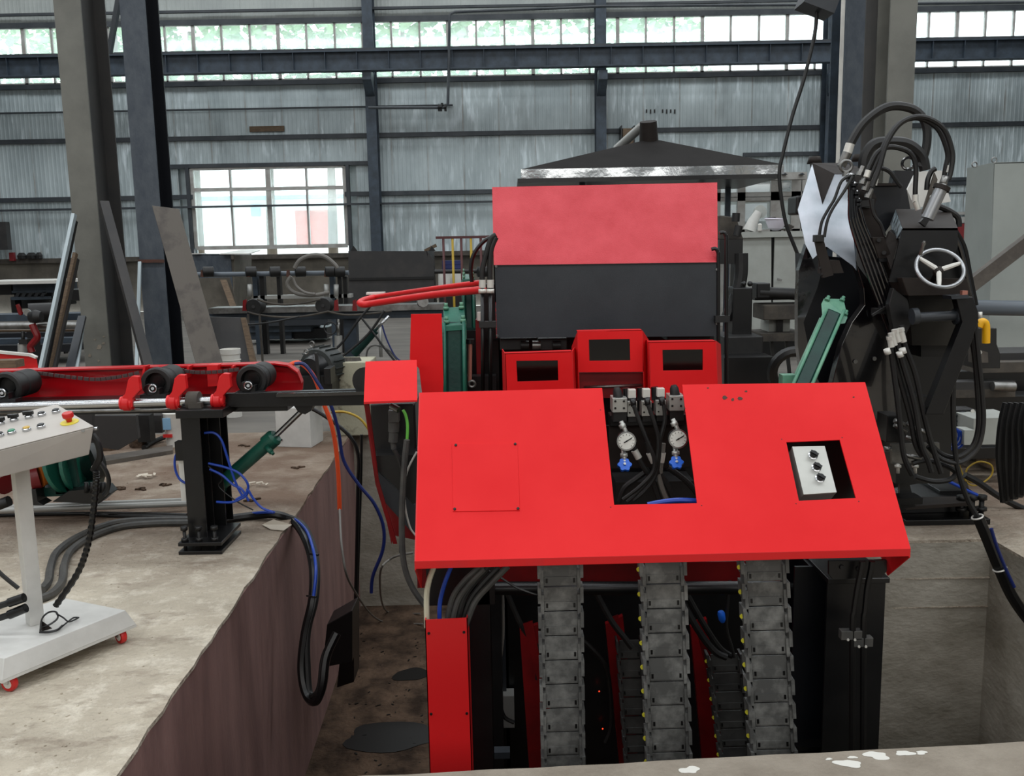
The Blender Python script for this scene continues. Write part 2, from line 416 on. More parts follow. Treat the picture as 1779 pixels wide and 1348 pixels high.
pwall('wall_pit_step', RS, FS, 'pit_grey'); pwall('wall_pit_far_right', RC, RS, 'pit_grey')
pwall('wall_pit_right', NR, RC, 'pit_grey'); pwall('wall_pit_near', NL, NR, 'pit_grey')
MB().box(-2.2, 4, 1.2, 8.4, PD - 0.1, PD).build('floor_pit', 'dirt', kind='structure')
# thin concrete lift lines in the far right pit wall
for k, yy in enumerate((1005, 1055)):
    a = A(1545, yy + 1, RC.y - .004); b = A(1722, yy - 2, RC.y - .004)
    MB().bar(a, b, 0.008, 0.006).build('trim_%d' % (k + 1), 'concrete', kind='structure')
# oil puddles on the pit floor and paint splashes on the near ledge
def blob(name, c, rx, ry, m, label, cat, rough=0.22, n=26, group=None, h=0.003):
    ph = [random.uniform(0, 6.28) for _ in range(4)]; pts = []
    for k in range(n):
        t = 2 * math.pi * k / n; r = 1 + rough * (math.sin(2 * t + ph[0]) + .7 * math.sin(3 * t + ph[1]) + .5 * math.sin(5 * t + ph[2])) * .5
        pts.append(c + Vector((math.cos(t) * rx * r, math.sin(t) * ry * r, 0.0005)))
    return MB().prism(pts, (0, 0, h)).build(name, m, label=label, cat=cat, group=group)
blob('oil_puddle', G(680, 1280, PD), 0.32, 0.17, 'oil', 'large black oil puddle on the pit floor beside the red cable duct', 'puddle')
blob('oil_puddle', G(715, 1172, PD), 0.13, 0.10, 'oil', 'small dark oil stain on the pit floor, farther back', 'puddle')
for (sx, sy, r, lb) in ((1198, 1338, .028, 'oval white paint splash near the ledge edge, left of the group'), (1474, 1327, .034, 'wide flat white paint splash in the middle of the ledge'),
                    (1523, 1313, .034, 'largest white paint splash by the ledge edge'), (1572, 1309, .024, 'thin white paint splash right of the largest one'),
                    (1601, 1308, .016, 'round white paint drop at the right of the splashes'), (1481, 1316, .012, 'small white paint drop above the wide splash'),
                    (1440, 1319, .009, 'tiny white paint drop left of the wide splash')):
    blob('paint_splash', G(sx, sy), r, r * 0.62, 'paint_splat', lb, 'paint mark', 0.4, group='paint splashes on the concrete ledge', h=0.001)
rub = MB()
for k in range(300):
    p = G(random.uniform(0, 520), random.uniform(800, 1348)); 
    if p.x > FLp.x - 0.12 + 0.03 * (7 - p.y) or p.y > 7: continue
    r = random.uniform(.0015, .0045); rub.ball(p + Vector((0, 0, r * .4)), r, 5, 0.6)
rub.build('gravel', 'concrete', label='loose grit and crumbs of concrete on the left floor', cat='grit', kind='stuff')
rub = MB()
for k in range(60):
    p = G(random.uniform(600, 735), random.uniform(1100, 1345), PD); r = random.uniform(.003, .009)
    rub.cbox(p + Vector((0, 0, r * .4)), (r * 3, r, r * .6), Matrix.Rotation(random.uniform(0, 3), 3, 'Z'))
rub.build('pit_debris', 'oil', label='dark swarf and chips scattered on the pit floor', cat='debris', kind='stuff')

# ---- back wall
z_low = zw(889, 434); z_sill = zw(889, 134.5); z_head = zw(889, 30); 
XL, XR = -17.9, 17.9
wb = MB().box(XL, XR, WY, WY + 0.3, 0, z_low - 0.12).build('wall_back', 'low_wall', kind='structure')
MB().box(XL, XR, WY - 0.12, WY + 0.32, z_low - 0.12, z_low).build('sill', 'dusty', wb)
# big window opening
wx0, wx1 = xw(333), xw(598); wz0, wz1 = zw(466, 429), zw(466, 291)
def corr(wd, h, ribs=9, dep=0.005):
    m = MB(); xs = []
    for i in range(ribs):
        x = wd * i / ribs; s_ = wd / ribs
        xs += [(x, 0), (x + s_ * .5, 0), (x + s_ * .62, dep), (x + s_ * .88, dep)]
    xs.append((wd, 0)); V = []; 
    for x, y in xs: V += [(x, -y, 0), (x, -y, h)]
    m.add(V, [(2 * i, 2 * i + 2, 2 * i + 3, 2 * i + 1) for i in range(len(xs) - 1)]); return m
def place_panel(src, x, z, y):
    o = inst(src, wb); o.location = Vector((x, y, z)) - wb.location; return o
PW = 0.935
def mk(h, m):
    o = corr(PW + 0.03, h).build('wall_panel', m, wb)
    # mesh was built relative to the wall's origin: re-base to its own corner
    for v in o.data.vertices: v.co += wb.location
    return o
full = mk(z_sill - z_low, 'sheet'); upper = mk(2.2, 'sheet_upper'); abv = mk(z_sill - wz1, 'sheet')
used = {}
def put(src, x, z, y):
    if src.name not in used: used[src.name] = 1; src.location = Vector((x, y, z)) - wb.location
    else: place_panel(src, x, z, y)
n = 0; x = XL
# panel seams fall where the photograph has them (one seam at x of pixel 740)
x0 = xw(740, 200) - PW * 16
for i in range(34):
    x = x0 + PW * i; yy = WY + 0.02 + (0.012 if i % 2 else 0)
    if x + PW > wx0 + .3 and x < wx1 - .3: put(abv, x, wz1, yy)
    else: put(full, x, z_low, yy)
    put(upper, x, z_head, yy)
MB().box(XL, XR, WY + .24, WY + .3, z_head, 10.5).build('lining', 'sheet_upper', wb)
MB().box(XL, wx0 - .05, WY + .2, WY + .24, z_low, z_sill).build('lining', 'sheet', wb)
MB().box(wx1 + .05, XR, WY + .2, WY + .24, z_low, z_sill).build('lining', 'sheet', wb)
MB().box(wx0 - .05, wx1 + .05, WY + .2, WY + .24, wz1, z_sill).build('lining', 'sheet', wb)
# filler sheets beside the window
for a_, b_ in ((xw(298), wx0 - .02), (wx1 + .02, xw(660))):
    pass
def rail(py, px=889, x0=XL, x1=XR, th=0.1, y=WY - 0.08, m='purlin', nm='purlin', rot=0):
    z = zw(px, py); return MB().box(x0, x1, y, y + 0.09, z - th / 2, z + th / 2).build(nm, m, wb)
rail(136.5, th=.12); rail(231, th=.11)
rail(286.5, 470, x0=xw(290), x1=xw(655), th=.1)
rail(332, th=.11, x0=XL, x1=wx0); rail(332, th=.11, x0=wx1)
rail(350, th=.05, y=WY - .16, nm='pipe_rail')
rail(30, th=.13); rail(13, th=.06, y=WY - .2, nm='pipe_rail'); rail(190, px=440, th=.035, y=WY - .14, x1=xw(790), nm='pipe_rail')
rail(268, 1355, x0=xw(1290), x1=xw(1425)); rail(311, 1700, x0=xw(1590))
# clerestory: one row of tall panes
ph = z_head - z_sill
win = T('window_1', None, None, (0, WY, z_sill)); win['kind'] = 'structure'
pw = 0.722; px0 = xw(651, 60) - 0.3 - pw * 24
fm = MB()
for i in range(51):
    x = px0 + i * pw; tk = 0.05 if i % 3 else 0.085
    fm.box(x - tk / 2, x + tk / 2, WY - .03, WY + .06, z_sill, z_head)
fm.box(px0, px0 + 50 * pw, WY - .03, WY + .06, z_sill, z_sill + .07).box(px0, px0 + 50 * pw, WY - .03, WY + .06, z_head - .07, z_head)
fm.build('window_frame', 'frame_white', win)
pane = MB().box(px0, px0 + pw, WY + .01, WY + .018, z_sill, z_head).build('pane', 'pane_glass', win)
for i in range(1, 50): inst(pane, win, (pw * i, 0, 0))
# big lower window: four by two panes with a heavier casement frame
w2 = T('window_2', None, None, (wx0, WY, wz0)); w2['kind'] = 'structure'
fm = MB(); W_ = wx1 - wx0; zmid = wz0 + (wz1 - wz0) * 0.735
for k, tk in ((0, .09), (1, .05), (2, .12), (3, .05), (4, .09)):
    x = wx0 + W_ * k / 4; fm.box(x - tk / 2, x + tk / 2, WY - .04, WY + .08, wz0, wz1)
for z, tk in ((wz0, .1), (zmid, .09), (wz1, .08)): fm.box(wx0, wx1, WY - .05, WY + .09, z - tk / 2, z + tk / 2)
fm.build('window_frame', 'frame_white', w2)
for k in range(4):
    for a_, b_ in ((wz0, zmid), (zmid, wz1)):
        MB().box(wx0 + W_ * k / 4 + .03, wx0 + W_ * (k + 1) / 4 - .03, WY + .02, WY + .028, a_ + .04, b_ - .04).build('pane', 'pane_glass', w2)
MB().box(wx0 - .14, wx0 - .05, WY - .1, WY + .02, z_low, wz1 + .05).build('jamb', 'purlin', w2)
MB().box(wx1 + .05, wx1 + .14, WY - .1, WY + .02, z_low, wz1 + .05).build('jamb', 'purlin', w2)
# brown patch board screwed on the sheets
MB().pbox(433, 219.5, 494, 228, WY - .04, .02).build('patch_board', 'wood', label='short brown board fixed across the wall sheets above the window', cat='board')
# faded marks on one sheet
mk_ = MB()
for i, dx in enumerate((0, 7, 14, 21, 28, 35, 42, 49)):
    if i == 3: continue
    mk_.pbox(1122 + dx, 190, 1124.5 + dx, 196 + (i % 2) * 1.5, WY - .012, .003)
mk_.build('stencil_marks', 'rubber', wb)
# other walls and roof of the hall (outside the frame)
MB().box(XL - .2, XL, -10, WY + .3, 0, 10.5).build('wall_left', 'hall', kind='structure')
MB().box(XR, XR + .2, -10, WY + .3, 0, 10.5).build('wall_right', 'hall', kind='structure')
MB().box(XL, XR, -10.2, -10, 0, 10.5).build('wall_front', 'hall', kind='structure')
MB().box(XL, XR, -10, WY + .3, 10.5, 10.6).build('ceiling', 'hall', kind='structure')

# ---- wall columns with corbels
for px, lb in ((650, 'steel wall column left of the red guard, between the window and the dark bin'), (1044, 'steel wall column rising behind the point of the dark canopy'), (1437, 'steel wall column beside the white vertical pipe'), (-140, None), (256, None)):
    if lb is None: continue
    t = T('wall_column', lb, 'column', (A(px, 300, WY - .35).x, WY - .35, 0), group='steel wall columns')
    x = t.location.x; hw = .13; d = .3
    zb = zw(889, 92)
    MB().box(x - hw, x + hw, WY - .5, WY - .47, 0, 10).box(x - hw, x + hw, WY - .1, WY - .07, 0, 10).box(x - .012, x + .012, WY - .47, WY - .1, 0, 10).build('shaft', 'beam_blue', t)
    cz = A(px, 124, WY - .8).z
    MB().hexa([(x - .11, WY - 1.0, cz - .22), (x + .11, WY - 1.0, cz - .22), (x + .11, WY - .5, cz - .55), (x - .11, WY - .5, cz - .55),
               (x - .11, WY - 1.0, cz), (x + .11, WY - 1.0, cz), (x + .11, WY - .5, cz), (x - .11, WY - .5, cz)]).build('corbel', 'beam_blue', t)
# ---- crane runway beams
BY = WY - .95
def beam(xa, xb, lb):
    zt, zb_ = A(889, 84, BY).z, A(889, 119, BY).z
    t = T('crane_beam', lb, 'beam', ((xa + xb) / 2, BY, zb_), group='crane runway beams')
    MB().box(xa, xb, BY - .13, BY + .13, zt - .03, zt).build('top_flange', 'beam_blue', t)
    MB().box(xa, xb, BY - .13, BY + .13, zb_, zb_ + .03).build('bottom_flange', 'beam_blue', t)
    MB().box(xa, xb, BY - .01, BY + .01, zb_ + .03, zt - .03).build('web', 'beam_blue', t)
    MB().box(xa, xb, BY - .04, BY + .04, zt, zt + .07).build('crane_rail', 'purlin', t)
    s0 = None; x = xa + .1
    while x < xb:
        if s0 is None:
            s0 = MB().box(x - .006, x + .006, BY - .12, BY, zb_ + .03, zt - .03).build('stiffener', 'beam_blue', t); xs = x
        else: inst(s0, t, (x - xs, 0, 0))
        x += .78
beam(XL + .1, A(1445, 100, BY).x, 'long blue-grey crane beam with stiffeners across the window band')
beam(A(1500, 100, BY).x, XR - .1, 'blue-grey crane beam stub right of the grey column')
# gas pipe with a valve on the wall
t = T('wall_pipe', 'thin steel pipe dropping in front of the windows to a valve on the wall', 'pipe', A(781, 186, WY - .3))
Yp = WY - 1.3
MB().tube(PX([(1779, 4), (1430, 8), (1044, 11), (790, 21), (783, 24), (781, 30), (780, 100), (778, 180), (774, 187), (640, 187)], Yp), .035, 8).build('pipe', 'purlin', t)
MB().cyl(A(761, 187, Yp), A(768, 187, Yp), .09, n=10).cyl(A(772, 187, Yp), A(776, 187, Yp), .09, n=10).cyl(A(768, 188, Yp), A(768, 179, Yp), .03).build('valve', 'plastic_black', t)
MB().bar(A(1424, -6, 9), A(1414, 20, 9), .3, .3).build('cable_box', 'slate', label='grey housing at the top edge where the hanging cable starts', cat='box')
hose('hanging_cable', PX([(1419, 0), (1418, 40), (1411, 80), (1396, 140), (1377, 200), (1360, 268), (1354, 300), (1357, 340), (1366, 390), (1385, 440), (1393, 463)], 9.0), .018, 'rubber', 'long black cable hanging in front of the canopy from above', 'cable')

# ---- outside: trees and houses seen through the glass
def tree(x, y, h, lb, seed):
    rnd = random.Random(seed)
    t = T('tree', lb, 'tree', (x, y, 0), group='trees outside the hall windows')
    MB().cyl((x, y, 0), (x + .2, y, h * .8), .2, .08, 8).build('trunk', 'bark', t)
    m = MB()
    for i in range(900):
        u = rnd.uniform(-1, 1); a = rnd.uniform(0, 6.28); r = rnd.random() ** .4 * 2.6
        c = Vector((x + r * math.cos(a) * math.sqrt(1 - u * u), y + r * math.sin(a) * math.sqrt(1 - u * u), h * .74 + u * h * .27))
        R = Matrix.Rotation(rnd.uniform(0, 6), 3, 'X') @ Matrix.Rotation(rnd.uniform(0, 6), 3, 'Z'); s_ = rnd.uniform(.1, .22)
        m.add([c + R @ Vector(q) * s_ for q in ((-1, -.6, 0), (0, -.9, .1), (1, 0, 0), (0, .9, .1))], [(0, 1, 2, 3)])
    m.build('crown', 'foliage', t, kind='stuff')
for k, (px, h) in enumerate(((30, 11.5), (190, 11.5), (320, 11.8), (450, 12.2), (560, 12.2), (690, 12), (800, 11.6), (1000, 10.2), (1130, 9.9))):
    tree(A(px, 60, 33 + (k % 3)).x, 33 + (k % 3), h, ['leafy tree outside, behind the panes at the far left', 'leafy tree outside, behind the gap between the two big columns', 'pale leafy tree outside, right of the dark blue column', 'tree with dense pale leaves outside, above the big window',
         'yellow-green tree outside, left of the wall column', 'yellow-green tree outside, right of the wall column', 'thin-leaved tree outside, behind the dropping pipe', 'faint tree outside, left of the canopy point', 'faint low tree outside, above the canopy'][k], k)
MB().box(-40, 40, WY + 1, 90, -.3, -.02).build('ground_outside', 'outside_ground', kind='structure')
hs = T('outbuilding', 'white outbuilding with a blue eave seen through the big window', 'building', (-12, 44, 0))
MB().box(A(320, 400, 44).x, A(640, 400, 44).x, 44, 48, 0, A(470, 347, 44).z).build('wall', 'outside_white', hs)
MB().box(A(300, 400, 43).x, A(660, 400, 43).x, 43.3, 48, A(470, 347, 44).z, A(470, 341, 44).z).build('eave', 'outside_blue', hs)
MB().pbox(435, 355, 452, 376, 43.9, .15).build('window', 'outside_blue', hs)
MB().pbox(512, 366, 580, 428, 43.9, .15).build('door', 'outside_red', hs)
# ================================================================== CENTRAL MACHINE
# ---- console hood (sloping red cover)
hTL, hBL, hBR = A(728, 682, 3.22), A(720, 975, 2.83), A(1582, 953, 2.87)
hn = (hBL - hTL).cross(hBR - hTL).normalized()
if hn.y > 0: hn = -hn                      # towards the viewer
def H(px, py, off=0.0): return PL(px, py, hTL, hn) + hn * off
hood = T('console_hood', 'large sloping red sheet-metal cover over the pit with two cut-outs and a square access plate', 'machine cover', (hBL.x * .5 + hBR.x * .5, 2.85, hBL.z - .1))
outer = [H(728, 682), H(1046, 674), H(1067, 877), H(1211, 874), H(1185, 668), H(1503, 664), H(1582, 953), H(720, 975)]
hole = [H(1366, 768), H(1459, 764), H(1487, 865), H(1388, 870)]
MB().prism(outer, -hn * .005, [hole]).build('cover_plate', 'red', hood)
hTR = H(1503, 664); dn = Vector((0, 0, -1))
MB().prism([hBL, hBR, hBR + dn * .026, hBL + dn * .026], (0, .004, 0)).build('front_lip', 'red_duct', hood, bevel=.001)
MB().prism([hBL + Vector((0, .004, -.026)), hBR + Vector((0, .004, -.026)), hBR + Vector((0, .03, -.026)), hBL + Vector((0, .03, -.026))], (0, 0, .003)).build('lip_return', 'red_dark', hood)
for a, b, s in ((hTL, hBL, 1), (hTR, hBR, -1)):
    q = [a, b, b + dn * .03, b + Vector((-.03 * s * 0, .16, -.15)), a + dn * .42]
    MB().prism(q, (.004 * s, 0, 0)).build('side_panel', 'red_duct', hood)
MB().prism([hTR + Vector((-.004, 0, 0)), hTL + Vector((.004, 0, 0)), hTL + Vector((.004, 0, -.04)), hTR + Vector((-.004, 0, -.04))], (0, .004, 0)).build('rear_lip', 'red_duct', hood) if False else None
ap = MB().prism([H(785, 771, .003), H(899, 770, .003), H(903, 887, .003), H(787, 889, .003)], -hn * .003).build('access_plate', 'red', hood, bevel=.0008)
def screw(p, n, r, par, m='plastic_black', name='screw', h=.004):
    return MB().cyl(p, p + n * h, r, r * .85, 8).build(name, m, par)
for x, y in ((792, 774), (895, 772), (900, 884), (790, 885)): screw(H(x, y, .003), hn, .005, ap)
for x, y in ((1043, 712), (1190, 709), (1061, 881), (1219, 878), (1358, 763), (1463, 760), (1383, 875), (1492, 871)): screw(H(x, y), hn, .0022, hood, name='screw_hole', h=.0006)
sm = MB()
for x, y, r in ((1259, 691, 5), (1273, 694, 4), (1286, 692, 5), (1296, 680, 3), (1483, 690, 2), (1230, 674, 2)):
    sm.prism([H(x + r * math.cos(k) * random.uniform(.6, 1.1), y + r * .8 * math.sin(k) * random.uniform(.5, 1.1), .0003) for k in (0, 1, 2, 3, 4, 5)], hn * .0004)
sm.build('weld_mark', 'rust', hood)
# ---- switch box in the right cut-out
off = -.075
sb = T('switch_box', 'small stainless switch box with three black selector knobs, in the cover cut-out', 'switch box', H(1420, 860, -.12))
b1 = [H(1377, 774, -.006), H(1434, 773, -.006), H(1455, 854, -.006), H(1397, 858, -.006)]
MB().prism(b1, -hn * .012).build('lid', 'stainless', sb, bevel=.0015)
c = sum(b1, Vector()) / 4
MB().prism([c + (p - c) * .99 - hn * .012 for p in b1], -hn * .05).build('box_body', 'steel_paint', sb, bevel=.001)
hx = (hBR - hBL).normalized(); hy = hn.cross(hx).normalized()
for k, (x, y) in enumerate(((1413, 790), (1419, 811), (1425, 830))):
    p = H(x, y, -.006)
    bz = MB().lathe([(.0165, 0), (.0165, .004), (.012, .006)], p, hn, 18).build('knob_bezel', 'chrome', sb)
    kb = MB().lathe([(.0125, .005), (.0125, .016), (.011, .018)], p, hn, 16)
    kb.cbox(p + hn * .019, (.028, .009, .010), Matrix((hx, hy, hn)).transposed() @ Matrix.Rotation(-.6, 3, 'Z'))
    kb.build('knob', 'plastic_black', sb)
# ---- valve manifold in the notch
vm = T('valve_manifold', 'row of five grey hydraulic valves with black plugs in the notch of the red cover', 'valve block', A(1128, 730, 3.34))
Yv = 3.36
def vb(x0, y0, x1, y1, Y, dep, nm, m, bv=.002, par=vm, tilt=0):
    return MB().pbox(x0, y0, x1, y1, Y, dep).build(nm, m, par, bevel=bv)
vb(1060, 722, 1196, 738, Yv + .03, .08, 'manifold_base', 'plastic_black')
vb(1058, 735, 1198, 812, Yv + .08, .01, 'back_plate', 'black_brown')
for x0, x1, y0, y1 in ((1064, 1090, 692, 733), (1163, 1189, 688, 731)):
    b = vb(x0, y0, x1, (y0 + y1) / 2 + 4, Yv - .03, .08, 'end_valve', 'stainless')
    for bx in (x0 + 5, x1 - 6):
        for by in (y0 + 5, y0 + 17): screw(A(bx, by, Yv - .03), Vector((0, -1, 0)), .0045, b, 'plastic_black', 'cap_screw')
    vb(x0 + 1, (y0 + y1) / 2 + 4, x1 - 1, y1, Yv - .02, .06, 'valve_foot', 'rubber')
    MB().tube([A((x0 + x1) / 2 - 3, y0, Yv), A((x0 + x1) / 2 - 5, y0 - 14, Yv), A((x0 + x1) / 2 - 6, y0 - 19, Yv)], [.019, .016, .010], 12).build('solenoid', 'rubber', vm)
for i, x0 in enumerate((1090, 1115, 1140)):
    y0 = 698 - i
    b = vb(x0, y0, x0 + 17, y0 + 26, Yv - .01, .06, 'middle_valve', 'stainless')
    for bx in (x0 + 4, x0 + 13):
        for by in (y0 + 5, y0 + 19): screw(A(bx, by, Yv - .01), Vector((0, -1, 0)), .0035, b, 'plastic_black', 'cap_screw')
    vb(x0 + 1, y0 + 26, x0 + 16, y0 + 36, Yv, .05, 'valve_foot', 'rubber')
    MB().cyl(A(x0 - 1, y0 - 2, Yv + .03), A(x0 - 3, y0 - 24, Yv + .03), .016, .013, 12).build('coil', 'plastic_black', vm)
    pg = vb(x0 + 2, y0 - 21, x0 + 15, y0 - 6, Yv - .05, .03, 'plug', 'crimp')
    MB().tube([A(x0 + 9, y0 - 6, Yv - .05), A(x0 + 11, y0 + 8, Yv - .06)], [.012, .010], 10).build('gland', 'plastic_black', vm)
for i, l in enumerate(([(1101, 705), (1112, 735), (1124, 765), (1136, 795), (1134, 820), (1112, 845), (1082, 868)],
                       [(1126, 704), (1137, 735), (1144, 765), (1141, 800), (1130, 830), (1108, 855), (1090, 872)],
                       [(1153, 702), (1155, 730), (1147, 765), (1144, 800), (1138, 828), (1120, 853), (1100, 870)])):
    hose('solenoid_cable', PX(l, Yv - .08 + .01 * i), .0075, 'rubber', ['left', 'middle', 'right'][i] + ' black cable hanging from the plugs of the three inner valves', 'cable')
def gauge(cx, cy, lb):
    Yg = 3.20; p = A(cx, cy, Yg); n = Vector((0, -.97, .05)).normalized()
    g = T('pressure_gauge', lb, 'gauge', A(cx, cy + 40, Yg), group='pressure gauges in the notch')
    MB().lathe([(.022, -.03), (.033, -.026), (.034, .002), (.0345, .006), (.030, .006)], p, n, 24).build('case', 'chrome', g)
    d = MB().lathe([(.029, .0045), (.029, .0062)], p, n, 24).build('dial', 'dial', g)
    u = Vector((0, .05, .97)); rx = Vector((1, 0, 0))
    MB().bar(p + n * .0075 - (u * .6 + rx) .normalized() * .010, p + n * .0075 + (u * .6 + rx).normalized() * .022, .0035, .0012, side=u).build('needle', 'plastic_black', d)
    tk = MB()
    for k in range(11):
        a = math.radians(-45 + 27 * k); q = rx * math.cos(a) + u * math.sin(a); tk.bar(p + n * .0068 + q * .022, p + n * .0068 + q * .027, .0015, .0006, side=q.cross(n))
    tk.build('scale', 'plastic_black', d)
    MB().cyl(p + n * .006 + u * .012 * 0, p + n * .009, .003, n=8).build('pivot', 'plastic_black', d)
    MB().cyl(A(cx + 1, cy - 12, Yg + .03), A(cx - 9, cy - 34, Yg + .05), .008, n=10).cyl(A(cx - 5, cy - 22, Yg + .04), A(cx - 8, cy - 29, Yg + .045), .0125, n=6).build('upper_fitting', 'stainless', g)
    lf = MB(); a, b = A(cx - 5, cy + 14, Yg + .02), A(cx - 3, cy + 40, Yg)
    lf.cyl(a, b, .009, n=10).cyl(a.lerp(b, .3), a.lerp(b, .55), .0145, n=6).cyl(a.lerp(b, .75), a.lerp(b, .95), .0125, n=6).build('valve_stem', 'stainless', g)
    c = A(cx - 3, cy + 42, Yg - .01); w = MB(); prof = []
    ax, e1, e2 = basis(Vector((0, -.75, .66)))
    ring = []
    for k in range(36):
        t_ = 2 * math.pi * k / 36; r = .0235 + .003 * math.cos(6 * t_); ring.append(c + (e1 * math.cos(t_) + e2 * math.sin(t_)) * r - ax * .006)
    w.prism(ring, ax * .013); hw_ = w.build('handwheel', 'blue_wheel', g, bevel=.002)
    MB().cyl(c + ax * .006, c + ax * .012, .005, n=8).build('nut', 'chrome', hw_)
gauge(1088, 766, 'left round pressure gauge with blue hand valve in the notch of the red cover')
gauge(1178, 762, 'right round pressure gauge with blue hand valve in the notch of the red cover')
hl = (([(1100, 772), (1104, 785), (1116, 808), (1132, 832), (1145, 868)], (1102, 782, 1110, 796), 'left crimped black hose under the valves, between the gauges'),
      ([(1125, 768), (1130, 790), (1140, 812), (1158, 840), (1172, 870)], (1128, 786, 1136, 803), 'middle crimped black hose under the valves, between the gauges'),
      ([(1152, 770), (1150, 790), (1147, 815), (1148, 840), (1160, 872)], (1151, 786, 1148, 803), 'grey crimped hose under the valves, nearest the right gauge'))
for i, (l, cr, lb) in enumerate(hl):
    t = T('hydraulic_hose', lb, 'hose', A(*l[-1], 3.33), group='crimped hoses in the notch')
    MB().tube(sp(PX(l, 3.32)), .0105, 8).build('rubber_tube', 'grey_hose' if i == 2 else 'rubber', t)
    MB().cyl(A(cr[0], cr[1], 3.32), A(cr[2], cr[3], 3.32), .013, n=12).build('crimp_sleeve', 'crimp', t)
for l, lb in (([(1160, 812), (1175, 822), (1195, 838), (1212, 858)], 'short black hose crossing to the right edge of the notch'), ([(1128, 815), (1105, 832), (1085, 848), (1076, 872)], 'short black hose crossing to the left bottom corner of the notch')):
    hose('hose', PX(l, 3.34), .011, 'rubber', lb)
hose('air_hose', PX([(1125, 877), (1150, 872), (1180, 869), (1225, 871)], 3.02), .009, 'blue_hose', 'bright blue hose lying along the bottom of the notch')
MB().pbox(1050, 740, 1240, 900, 3.62, .02).build('inner_wall', 'plastic_black', label='dark inner wall behind the valves inside the red cover', cat='panel')
MB().pbox(1070, 838, 1205, 880, 3.46, .17).build('inner_tray', 'rubber', label='dark tray under the valve cables inside the notch', cat='tray')
MB().pbox(1360, 750, 1500, 905, 3.3, .02).build('inner_wall', 'plastic_black', label='dark inner wall behind the switch box', cat='panel')

# ---- drag chains
def drag_chain(xt, xb, y0, Y, wpx, nl, lb, plugs, m='chain_grey', group='cable drag chains under the red cover', pitch=.0885, tilt=0.0):
    top = A(xt, y0, Y); bot = A(xb, 1320, Y); d = (bot - top).normalized(); rx = Vector((1, 0.02, 0)); nrm = Vector((0, -1, 0))
    if tilt: d = (d + Vector((0, tilt, 0))).normalized(); nrm = d.cross(rx).normalized(); nrm = nrm if nrm.y < 0 else -nrm
    wd = wpx * pxm(Y); hw = wd / 2
    t = T('drag_chain', lb, 'drag chain', top, group=group)
    R = Matrix((rx, -nrm, -d)).transposed()
    def P(p): return top + rx * p[0] + (-nrm) * p[1] + d * p[2]
    def mk(parts, nm, mt, par, bv=0):
        mb = MB()
        for (x0, x1, ya, yb, za, zb) in parts: mb.hexa([P(q) for q in ((x0, ya, zb), (x1, ya, zb), (x1, yb, zb), (x0, yb, zb), (x0, ya, za), (x1, ya, za), (x1, yb, za), (x0, yb, za))])
        return mb.build(nm, mt, par, bevel=bv)
    L_ = pitch
    sw = wd * .13
    ln = mk([(-hw, -hw + sw * .55, -.010, .05, 0, L_ * .62), (-hw + sw * .45, -hw + sw, -.005, .05, L_ * .3, L_ * 1.06), (hw - sw * .55, hw, -.010, .05, 0, L_ * .62), (hw - sw, hw - sw * .45, -.005, .05, L_ * .3, L_ * 1.06),
             (-hw + sw, hw - sw, .004, .010, .003, L_ - .003)], 'link', m, t)
    bar_ = mk([(-hw + sw * 1.15, hw - sw * 1.15, .001, .006, L_ * .60, L_ * .90)], 'crossbar', m, ln)
    lt = mk([(-hw + sw * 1.35, -hw + sw * 1.7, -.0005, .004, L_ * .66, L_ * .84), (hw - sw * 1.7, hw - sw * 1.35, -.0005, .004, L_ * .66, L_ * .84)], 'latch', 'plastic_black', ln)  # black pads stand in for the shade in the crossbar slots
    yp = None
    if plugs: 
        c = P((-hw - .001, .01, L_ * .42)); yp = MB().lathe([(.0085, -.001), (.0075, .004)], P((-hw, .012, L_ * .42)), -rx + nrm * .9, 10).build('yellow_plug', 'yellow_plug', ln)
    for i in range(1, nl):
        c = inst(ln, t, d * (L_ * i)); e = inst(bar_, c); inst(lt, c)
        if yp: inst(yp, c)
    return t
drag_chain(973, 978.5, 976, 2.99, 82, 12, 'left cable drag chain hanging from the red cover', False)
drag_chain(1151, 1163, 972, 3.0, 85, 12, 'middle cable drag chain hanging from the red cover, yellow plugs on its left edge', True)
drag_chain(1327, 1345, 968, 3.0, 87, 12, 'right cable drag chain hanging from the red cover, yellow plugs on its left edge', True)
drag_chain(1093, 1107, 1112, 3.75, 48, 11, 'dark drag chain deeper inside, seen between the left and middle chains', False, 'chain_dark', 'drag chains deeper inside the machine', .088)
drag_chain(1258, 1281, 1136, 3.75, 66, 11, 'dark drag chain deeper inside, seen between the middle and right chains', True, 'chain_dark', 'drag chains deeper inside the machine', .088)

# ---- machine frame in the pit
mf = T('pit_gantry', 'black steel frame standing in the pit under the red cover', 'machine frame', (A(1130, 1200, 3.5).x, 3.4, PD))
zt = A(1440, 1010, 3.12).z
def hcol(x0, x1, y0, Y, dep, nm='post', m='black', top=None, seg=2):
    a = A(x0, y0, Y); b = A(x1, y0, Y); z = a.z if top is None else top
    mb = MB().box(a.x, b.x, Y, Y + .012, PD, z).box(a.x, b.x, Y + dep, Y + dep + .012, PD, z).box((a.x + b.x) / 2 - .006, (a.x + b.x) / 2 + .006, Y + .012, Y + dep, PD, z)
    return mb.build(nm, m, mf)
hcol(1438, 1539, 1008, 3.12, .2, 'right_post'); 
MB().pbox(1439, 1006, 1546, 1013, 3.09, .28).build('post_cap', 'black', mf, bevel=.002)
hcol(1381, 1440, 985, 3.25, .16, 'inner_post', 'black_blue'); MB().pbox(1384, 1298, 1436, 1304, 3.2, .1).build('foot_plate', 'black', mf)
hcol(816, 850, 1015, 3.3, .14, 'left_post')
